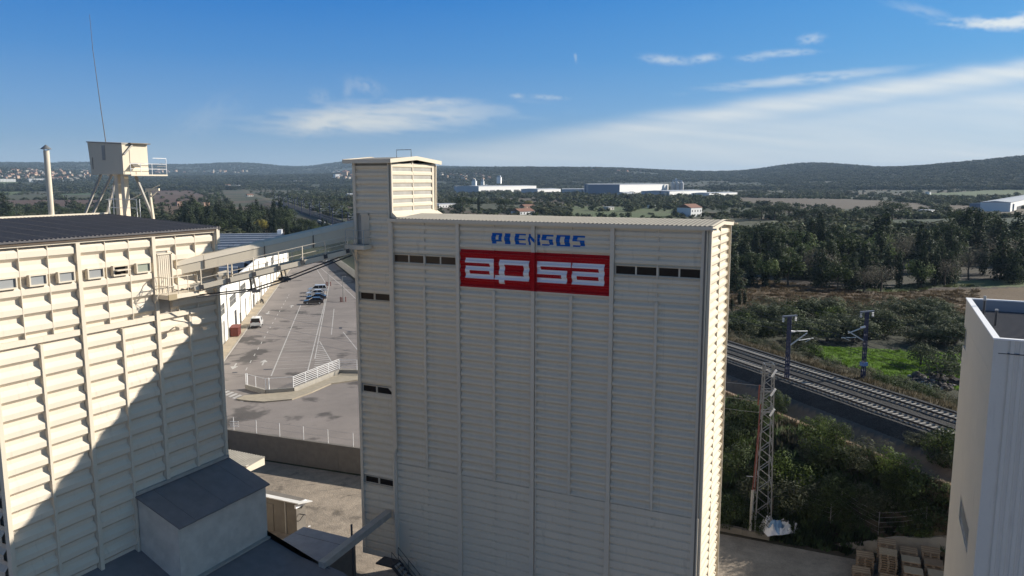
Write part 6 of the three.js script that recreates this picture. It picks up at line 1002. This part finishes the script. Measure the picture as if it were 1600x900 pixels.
// everything too small and too many to count: scrub and groves on the plain, woods on the hills, weeds on the slope
function scatter(name, geometry, list, label) {
  const m = new THREE.InstancedMesh(geometry, M.leaf, list.length), o = new THREE.Object3D(), c = new THREE.Color();
  list.forEach(([x, y, z, w, h, turn, k], i) => { o.position.set(x, y, z); o.scale.set(w, h, w); o.rotation.y = turn; o.updateMatrix(); m.setMatrixAt(i, o.matrix); m.setColorAt(i, c.setRGB(k[0], k[1], k[2])); });
  m.name = name; stuff(m); if (label) tag(m, label, 'vegetation'); scene.add(m);
}
{
  const r = rng(99), lists = [[], [], []], ahead = (x, z) => Math.abs(viewAz(x, z)) < 0.72;
  const blob = (seed, n) => { const q = rng(seed), cl = []; for (let k = 0; k < n; k++) { const a = q() * 6.28, d = 0.32 * Math.sqrt(q()); cl.push([d * Math.cos(a), 0.3 + 0.4 * q(), d * Math.sin(a), 0.2 + 0.14 * q()]); } return leafCloud(cl, 150, 0.2, seed + 3, [0.02, 0.028, 0.014], [0.085, 0.105, 0.05]); };
  const geos = [blob(11, 7), blob(12, 8), leafCloud([[0, 0.25, 0, 0.13, 1.4], [0, 0.5, 0, 0.13, 1.5], [0, 0.75, 0, 0.09, 1.6]], 120, 0.11, 15, [0.008, 0.013, 0.008], [0.035, 0.05, 0.026])];
  let n = 0; while (n < 34000) {
    const R = 150 * Math.pow(2600 / 150, Math.pow(r(), 0.8)), a = (r() - 0.5) * 1.4, b = a - YAW, x = R * Math.sin(b), z = -R * Math.cos(b), s = railS(x, z); n++;
    if (s > -46 && s < 9) continue; if (s < 0 && R < 330 && x < -40 && railT(x, z) > -230) continue; if (s > 0 && R < 285) continue;
    const f = fieldAt(x, z), d = fbm(x / 120 + 3, z / 120, 3), e = fbm(x / 420 + 8, z / 420, 2); if (f && (f.rough < 0.45 || r() > 0.06)) continue;
    if (!f && r() > sstep(0.36, 0.60, d * 0.6 + e * 0.4) * 1.1 + 0.2) continue;
    const h = (2.6 + 4.2 * r() * r()) * (R > 900 ? 1.35 : 1) * (d > 0.55 ? 1.25 : 0.85), k = 0.7 + 0.6 * r(), cy = r() < 0.05 && d > 0.5, wm = r();
    lists[cy ? 2 : n % 2].push([x, land(x, z) - 0.15 * h, z, cy ? h * 1.4 : h * (1.2 + 0.7 * r()), cy ? h * 1.7 : h, r() * 6, [k * (0.9 + 0.35 * wm), k, k * (0.85 + 0.2 * wm)]]);
  }
  for (const f of fields) { for (let i = 0; i < f.P.length; i++) { const a = f.P[i], b = f.P[(i + 1) % f.P.length], L = Math.hypot(b[0] - a[0], b[1] - a[1]), st = 5 + L * 0.006; if (Math.hypot(a[0], a[1]) < 260) continue; for (let q = 0; q < L; q += st) { if (fbm(a[0] + q / 25, a[1] * 0.1 + 7, 2) < 0.42) continue; const t = q / L, x = lerp(a[0], b[0], t) + (r() - 0.5) * 5, z = lerp(a[1], b[1], t) + (r() - 0.5) * 5, h = 2.5 + 4 * r(), k = 0.7 + 0.5 * r(), s = railS(x, z); if (!ahead(x, z) || (s > -46 && s < 9)) continue; lists[i % 2].push([x, land(x, z) - 0.15 * h, z, h * 1.5, h, r() * 6, [k, k, k * 0.9]]); } } }
  lists.forEach((l, i) => scatter(['scrub_trees', 'grove_trees', 'cypress_scatter'][i], geos[i], l, ['low scrub trees scattered over the wide plain', 'olive and almond groves scattered over the wide plain', 'dark cypresses dotted over the wide plain'][i]));
  // hill woods
  const hl = []; n = 0; const hg = blob(31, 6);
  while (n < 42000) { n++; const R = 1900 + 5200 * Math.pow(r(), 1.15), a = (r() - 0.5) * 1.4, b = a - YAW, x = R * Math.sin(b), z = -R * Math.cos(b); const d = fbm(x / 260, z / 260 + 40, 3), hi = hills(x, z); if (hi < 22 && d < 0.5) continue; if (d < 0.3) continue; const h = 8 + 8 * r(), k = 0.45 + 0.4 * r(); hl.push([x, land(x, z) - 0.2 * h, z, h * 1.6, h, r() * 6, [k, k, k * 0.95]]); }
  scatter('hill_woods', hg, hl, 'dark continuous woods covering the distant hills');
  // weeds and grass on the near slope and banks
  const tuft = (seed, light) => { const q = rng(seed), p = [], nn = [], c = []; for (let k = 0; k < 46; k++) { const a = q() * 6.28, d = 0.45 * Math.sqrt(q()), h = 0.35 + 0.65 * q(), x = d * Math.cos(a), z = d * Math.sin(a), lx = (q() - 0.5) * 0.5, lz = (q() - 0.5) * 0.5, w = 0.05, sh = 0.6 + 0.7 * q(); for (const v of [[x - w, 0, z], [x + w, 0, z + w], [x + lx, h, z + lz]]) { p.push(...v); c.push(light[0] * sh, light[1] * sh, light[2] * sh); nn.push(lx, 1, lz); } } const g = new THREE.BufferGeometry(); g.setAttribute('position', new THREE.Float32BufferAttribute(p, 3)); g.setAttribute('normal', new THREE.Float32BufferAttribute(nn, 3)); g.setAttribute('color', new THREE.Float32BufferAttribute(c, 3)); return g; };
  const w1 = [], w2 = [], w3 = [];
  for (let k = 0; k < 5200; k++) { const x = -14 + 24 * r(), z = -64.3 - 34 * r(), s = railS(x, z); if (s > -11.8) continue; const h = 0.35 + 0.6 * r(), g = r() < 0.6 || z > -67; (g ? w1 : w2).push([x, land(x, z) - 0.05, z, h * 1.6, h, r() * 6, g ? [0.8, 1, 0.8] : [1, 1, 1]]); }
  for (let k = 0; k < 3600; k++) { const t = lerp(-22, 46, r()), s = 1.6 + 9 * r(), [x, z] = railXZ(t, s), h = 0.3 + 0.5 * r(); w2.push([x, land(x, z) - 0.05, z, h * 1.8, h, r() * 6, [1.1, 1, 0.9]]); }
  for (let k = 0; k < 1500; k++) { const t = lerp(-22, 46, r()), s = -12.6 + 1.2 * r(), [x, z] = railXZ(t, s), h = 0.2 + 0.35 * r(); w2.push([x, land(x, z) - 0.04, z, h * 1.5, h, r() * 6, [1.2, 0.95, 0.8]]); }
  for (let k = 0; k < 900; k++) { const x = -11.5 + 8.5 * r(), z = -64.3 - 3.2 * r(), h = 0.3 + 0.35 * r(); w1.push([x, land(x, z), z, h * 1.9, h, r() * 6, [1.1, 1.25, 0.7]]); }
  for (let k = 0; k < 7000; k++) { const t = lerp(-10, 40, r()), s = 9 + 24 * r(), [x, z] = railXZ(t, s), f = fieldAt(x, z); if (!f || f.color !== C.green) continue; const h = 0.25 + 0.3 * r(); w3.push([x, land(x, z) - 0.03, z, h * 2.2, h, r() * 6, [1, 1, 1]]); }
  for (let k = 0; k < 5200; k++) { const a = 0.05 + 0.5 * r(), R = 150 + 75 * r(), b = a - YAW, x = R * Math.sin(b), z = -R * Math.cos(b), f = fieldAt(x, z); if (!f || f.color === C.green) continue; const h = 0.25 + 0.45 * r(); w2.push([x, land(x, z) - 0.04, z, h * 2.6, h, r() * 6, f.color === C.brown ? [1.05, 0.82, 0.62] : [0.9, 1.2, 0.6]]); }
  scatter('green_weeds', tuft(3, [0.06, 0.085, 0.03]), w1, 'green weeds covering the shaded slope and its foot'); scatter('dry_grass', tuft(4, [0.08, 0.074, 0.054]), w2, 'dry grass along the railway bank and drain'); scatter('field_grass', tuft(5, [0.10, 0.19, 0.02]), w3, 'bright green crop on the field beyond the railway');
}
// ---------------------------------------------------------------- buildings far out on the plain
{
  const at = (px, py) => { const p = onLand(px, py); return p; };
  const wh = std(lin(0.82, 0.81, 0.78), { roughness: 0.8 }), grey = std(lin(0.42, 0.46, 0.50), { roughness: 0.7 }), blueW = std(lin(0.15, 0.20, 0.28), { roughness: 0.6 }), roofG = std(lin(0.40, 0.42, 0.45), { roughness: 0.7 });
  // a hall with flat roof edge: x0..x1 in the photograph, base line, height in metres
  function hall(name, label, x0, x1, py, h, depth, mWall, mSide, doors = 0, dark = M.darkSteel, lit = true) {
    // lit halls run away to the right, so that their front looks towards the sun; the others face the camera
    const a = at(x0, py), b = at(x1, py); if (!a || !b) return; let L = Math.hypot(b[0] - a[0], b[2] - a[2]), turn = Math.atan2(-(b[2] - a[2]), b[0] - a[0]); const y = Math.min(a[1], b[1]) - 1;
    if (lit) { turn = 1.36; const px = (l) => { const v = V(a[0] + Math.cos(turn) * l, a[1], a[2] - Math.sin(turn) * l).applyMatrix4(camera.matrixWorldInverse); return 800 - F * v.x / v.z; }; let lo = 0, hi = 900; for (let k = 0; k < 30; k++) { const m = (lo + hi) / 2; if (px(m) < x1) lo = m; else hi = m; } L = lo; }
    const T = thing(name, label, 'building', [a[0], y, a[2]], turn);
    G().span(0, L, 0, h + 1, -depth, 0).build('wall', mWall, T); if (mSide) G().span(-0.3, 0, 0, h + 0.9, -depth + 0.2, -0.2).build('side_wall', mSide, T);
    const r = G(); r.hexa([[-0.4, h + 1, 0.4], [L + 0.4, h + 1, 0.4], [L + 0.4, h + 1, -depth - 0.4], [-0.4, h + 1, -depth - 0.4], [-0.4, h + 1.2, 0.4], [L + 0.4, h + 1.2, 0.4], [L + 0.4, h + 2.2, -depth / 2], [-0.4, h + 2.2, -depth / 2]]); r.build('roof', roofG, T);
    for (let k = 0; k < doors; k++) { const c = L * (k + 0.6) / (doors + 0.3), w = L / doors * 0.3; G().span(c - w, c + w, 1, h * 0.5, 0.02, 0.3).build('loading_door', dark, T); }
    return T;
  }
  hall('factory_hall', 'white factory hall with a row of dark loading doors, middle distance', 748, 838, 302, 14, 60, wh, grey, 7);
  hall('factory_hall', 'grey-blue shaded factory block left of the white loading-door hall', 713, 746, 301, 13, 40, grey, null, 1, blueW, false);
  hall('factory_hall', 'low white hall right of the loading-door hall', 840, 876, 303, 9, 40, wh, grey, 3);
  hall('factory_hall', 'low pale hall left of the big blue shed', 878, 920, 303, 9, 50, grey, null, 0, M.darkSteel, false);
  hall('factory_hall', 'dark blue shed adjoining the huge white warehouse shed', 919, 968, 306, 19, 60, blueW, null, 0, M.darkSteel, false);
  hall('factory_hall', 'huge plain white warehouse shed, largest of the distant factory', 968, 1044, 306, 19, 70, wh, blueW, 0);
  hall('factory_hall', 'small grey annex at the foot of the huge white shed', 974, 990, 307, 6, 12, grey, null, 1);
  hall('factory_hall', 'long low white hall right of the huge shed, under the silos', 1046, 1104, 308, 9, 50, wh, grey, 2);
  hall('factory_hall', 'low white hall with small windows at the far right of the factory', 1108, 1152, 308, 6, 30, wh, null, 9);
  hall('factory_hall', 'thin long pale hall behind the loading-door hall', 760, 892, 293, 7, 40, roofG, null, 0);
  for (const [x, py, h, w, lab] of [[741, 298, 24, 10, 'white square factory tower left in the distant factory'], [754, 294, 20, 8, 'short pale factory tower behind the loading-door hall'], [780, 290, 26, 12, 'pale stepped factory tower with a cap, behind the loading-door hall']]) { const p = at(x, py); const T = thing('factory_tower', lab, 'tower', [p[0], p[1] - 1, p[2]], 0.2); G().span(-w / 2, w / 2, 0, h, -w / 2, w / 2).build('shaft', wh, T); G().span(-w / 3, w / 3, h, h + 4, -w / 3, w / 3).build('head', grey, T); G().span(-w / 2 - 0.3, w / 2 + 0.3, h - 0.8, h, -w / 2 - 0.3, w / 2 + 0.3).build('cornice', roofG, T); }
  { const p = at(1058, 304); const T = thing('silo_cluster', 'cluster of grey-white steel silos with head gear in the distant factory', 'silos', [p[0], p[1] - 1, p[2]], 0.3); for (let k = 0; k < 6; k++) { const x = (k % 3) * 8 - 8, z = -Math.floor(k / 3) * 8; G().tube([[x, 0, z], [x, 22, z], [x, 25, z]], [3.6, 3.6, 0.6], 14).build('silo', std(lin(0.5, 0.5, 0.5), { roughness: 0.6 }), T); } G().bar([-9, 27, -3], [9, 26, -3], 2, 2).build('conveyor', grey, T); G().span(-4, -1, 24, 31, -6, -2).build('head_house', wh, T); }
  function house(px, py, w, h, d, label, roofM, wallM, gable = true, group) {
    const p = at(px, py); if (!p) return; const T = thing('house', label, 'house', [p[0], p[1] - 0.5, p[2]], 1.2, group);
    G().span(-w / 2, w / 2, 0, h, -d / 2, d / 2).build('wall', wallM, T);
    const r = G(); if (gable) r.sweep([[-d / 2 - 0.3, h - 0.05], [d / 2 + 0.3, h - 0.05], [0, h + d * 0.22]], (a, b, t) => [t, b, a], -w / 2 - 0.3, w / 2 + 0.3); else r.span(-w / 2 - 0.2, w / 2 + 0.2, h, h + 0.3, -d / 2 - 0.2, d / 2 + 0.2); r.build('roof', roofM, T);
    const n = Math.max(2, Math.round(w / 3.5)); for (let f = 0; f < Math.max(1, Math.floor(h / 3)); f++) for (let k = 0; k < n; k++) { const c = -w / 2 + w * (k + 0.5) / n; const m = G().span(c - 0.5, c + 0.5, 1 + f * 3, 2.3 + f * 3, d / 2 + 0.01, d / 2 + 0.08).build('window', M.darkSteel, T); }
    return T;
  }
  const pink = std(lin(0.55, 0.36, 0.27), { roughness: 0.9 });
  house(1077, 338, 14, 7, 12, 'white two-storey country house with shallow red roof behind the silo roof corner', M.terracotta, wh);
  house(817, 335, 16, 3, 10, 'white low house with red roof just above the silo roof line', M.terracotta, wh); house(824, 326, 14, 3, 7, 'pale low hut beside the small yellow tree', M.terracotta, pink); house(878, 329, 10, 3, 8, 'small pale hut on the plain behind the sign', roofG, M.plaster); house(694, 324, 22, 4, 12, 'pale shed just right of the stair tower on the plain', roofG, wh, false);
  house(951, 328, 8, 3, 6, 'tiny pale hut in the olive-coloured field', roofG, M.plaster, false); house(1018, 325, 6, 3, 5, 'tiny white hut in the tan field behind the silo roof', roofG, wh, false);
  hall('barn', 'dark shaded barn at the right edge of the plain', 1548, 1584, 330, 6, 26, blueW, null, 0, M.darkSteel, false); hall('barn', 'white barn at the very right edge of the plain, beside the dark one', 1578, 1640, 331, 8, 22, wh, null, 2);
  house(1447, 334, 12, 3.4, 8, 'small white hut on the tan field left of the barns', roofG, wh, false); house(1450, 305, 7, 6, 7, 'tiny white tower-like house on the plain in front of the wooded hill', roofG, wh, false);
  // left side
  house(280, 322, 5, 5, 4, 'small pale ruined wall stump in the red-brown field', M.terracotta, pink, false); house(322, 331, 5, 8, 5, 'small tall pinkish ruin above the dark trees', pink, pink, false);
  house(466, 286, 26, 8, 14, 'white building standing alone in the plain at the left', roofG, wh, false); house(526, 281, 18, 20, 14, 'white apartment tower near the stair tower', roofG, wh, false); house(356, 291, 14, 4, 8, 'tiny white farm building on the left plain', M.terracotta, wh); house(374, 291, 6, 4, 6, 'tiny white cube house on the left plain', roofG, wh, false); house(390, 307, 10, 3, 7, 'small pale hut beside the railway line at the left', M.terracotta, M.plaster); house(546, 307, 10, 4, 7, 'white hut on the plain just left of the stair tower', roofG, wh);
  house(12, 284, 40, 9, 14, 'long bright white block at the far left below the town', roofG, wh, false); house(62, 284, 60, 10, 16, 'long white hall below the distant town, left of the flue', roofG, wh, false); house(96, 285, 60, 6, 16, 'long flat white hall below the town, right of the flue', roofG, wh, false); house(118, 290, 70, 5, 18, 'long pale greenhouse-like hall below the cabin', roofG, wh, false); house(122, 297, 50, 4, 12, 'second long pale hall below the cabin', roofG, wh, false);
  // towns: many small houses
  const r = rng(314), walls = [std(lin(0.5, 0.48, 0.45), { roughness: 0.9 }), std(lin(0.42, 0.27, 0.2), { roughness: 0.9 }), std(lin(0.45, 0.4, 0.33), { roughness: 0.9 }), std(lin(0.45, 0.33, 0.24), { roughness: 0.9 })], proto = [];
  const small = (px, py, s, label, group) => { const p = at(px, py); if (!p) return; const k = Math.floor(r() * 4); if (!proto[k]) { const T = proto[k] = thing('town_house', label, 'house', [p[0], p[1] - 2, p[2]], r() * 3, group); G().span(-6, 6, 0, 9 + 2 * k, -5, 5).build('wall', walls[k], T); const rf = G(); if (k % 2) rf.sweep([[-5.4, 9 + 2 * k], [5.4, 9 + 2 * k], [0, 11.4 + 2 * k]], (a, b, t) => [t, b, a], -6.4, 6.4); else rf.span(-6.2, 6.2, 9 + 2 * k, 9.6 + 2 * k, -5.2, 5.2); rf.build('roof', k % 2 ? M.terracotta : roofG, T); T.scale.setScalar(s); } else dup(proto[k], [p[0], p[1] - 2, p[2]], r() * 3, s, label, group); };
  for (let k = 0; k < 230; k++) { const px = -10 + 150 * Math.pow(r(), 0.85), py = lerp(268, 284, r()) - (px < 60 ? 2 : 0); small(px, py, 0.5 + 0.5 * r(), 'tiny pale house of the distant town on the left horizon', 'houses of the distant town at the left'); }
  for (let k = 0; k < 34; k++) { const px = 238 + 150 * r(), py = lerp(268.5, 272.5, r()); small(px, py, 0.8 + 0.5 * r(), 'tiny white house in the village strip below the blue hills', 'houses of the village strip below the blue hills'); }
  for (let k = 0; k < 26; k++) { const px = 520 + 40 * r(), py = lerp(268, 282, r()); small(px, py, 0.8 + 0.9 * r(), 'tiny white house of the estate left of the stair tower', 'houses of the estate left of the stair tower'); }
  for (let k = 0; k < 40; k++) { const px = 684 + 90 * r(), py = lerp(271, 286, r()); small(px, py, 0.6 + 0.4 * r(), 'tiny pale house on the wooded slope right of the stair tower', 'houses on the wooded slope right of the stair tower'); }
  for (let k = 0; k < 34; k++) { const px = 920 + 170 * r(), py = 263 + 6 * r(); small(px, py, 0.5 + 0.4 * r(), 'tiny pale villa on the wooded ridge above the factory', 'villas on the ridge above the factory'); }
}
scene.traverse((o) => { if (o.isMesh) { o.castShadow = true; o.receiveShadow = true; } });
renderer.render(scene, camera);
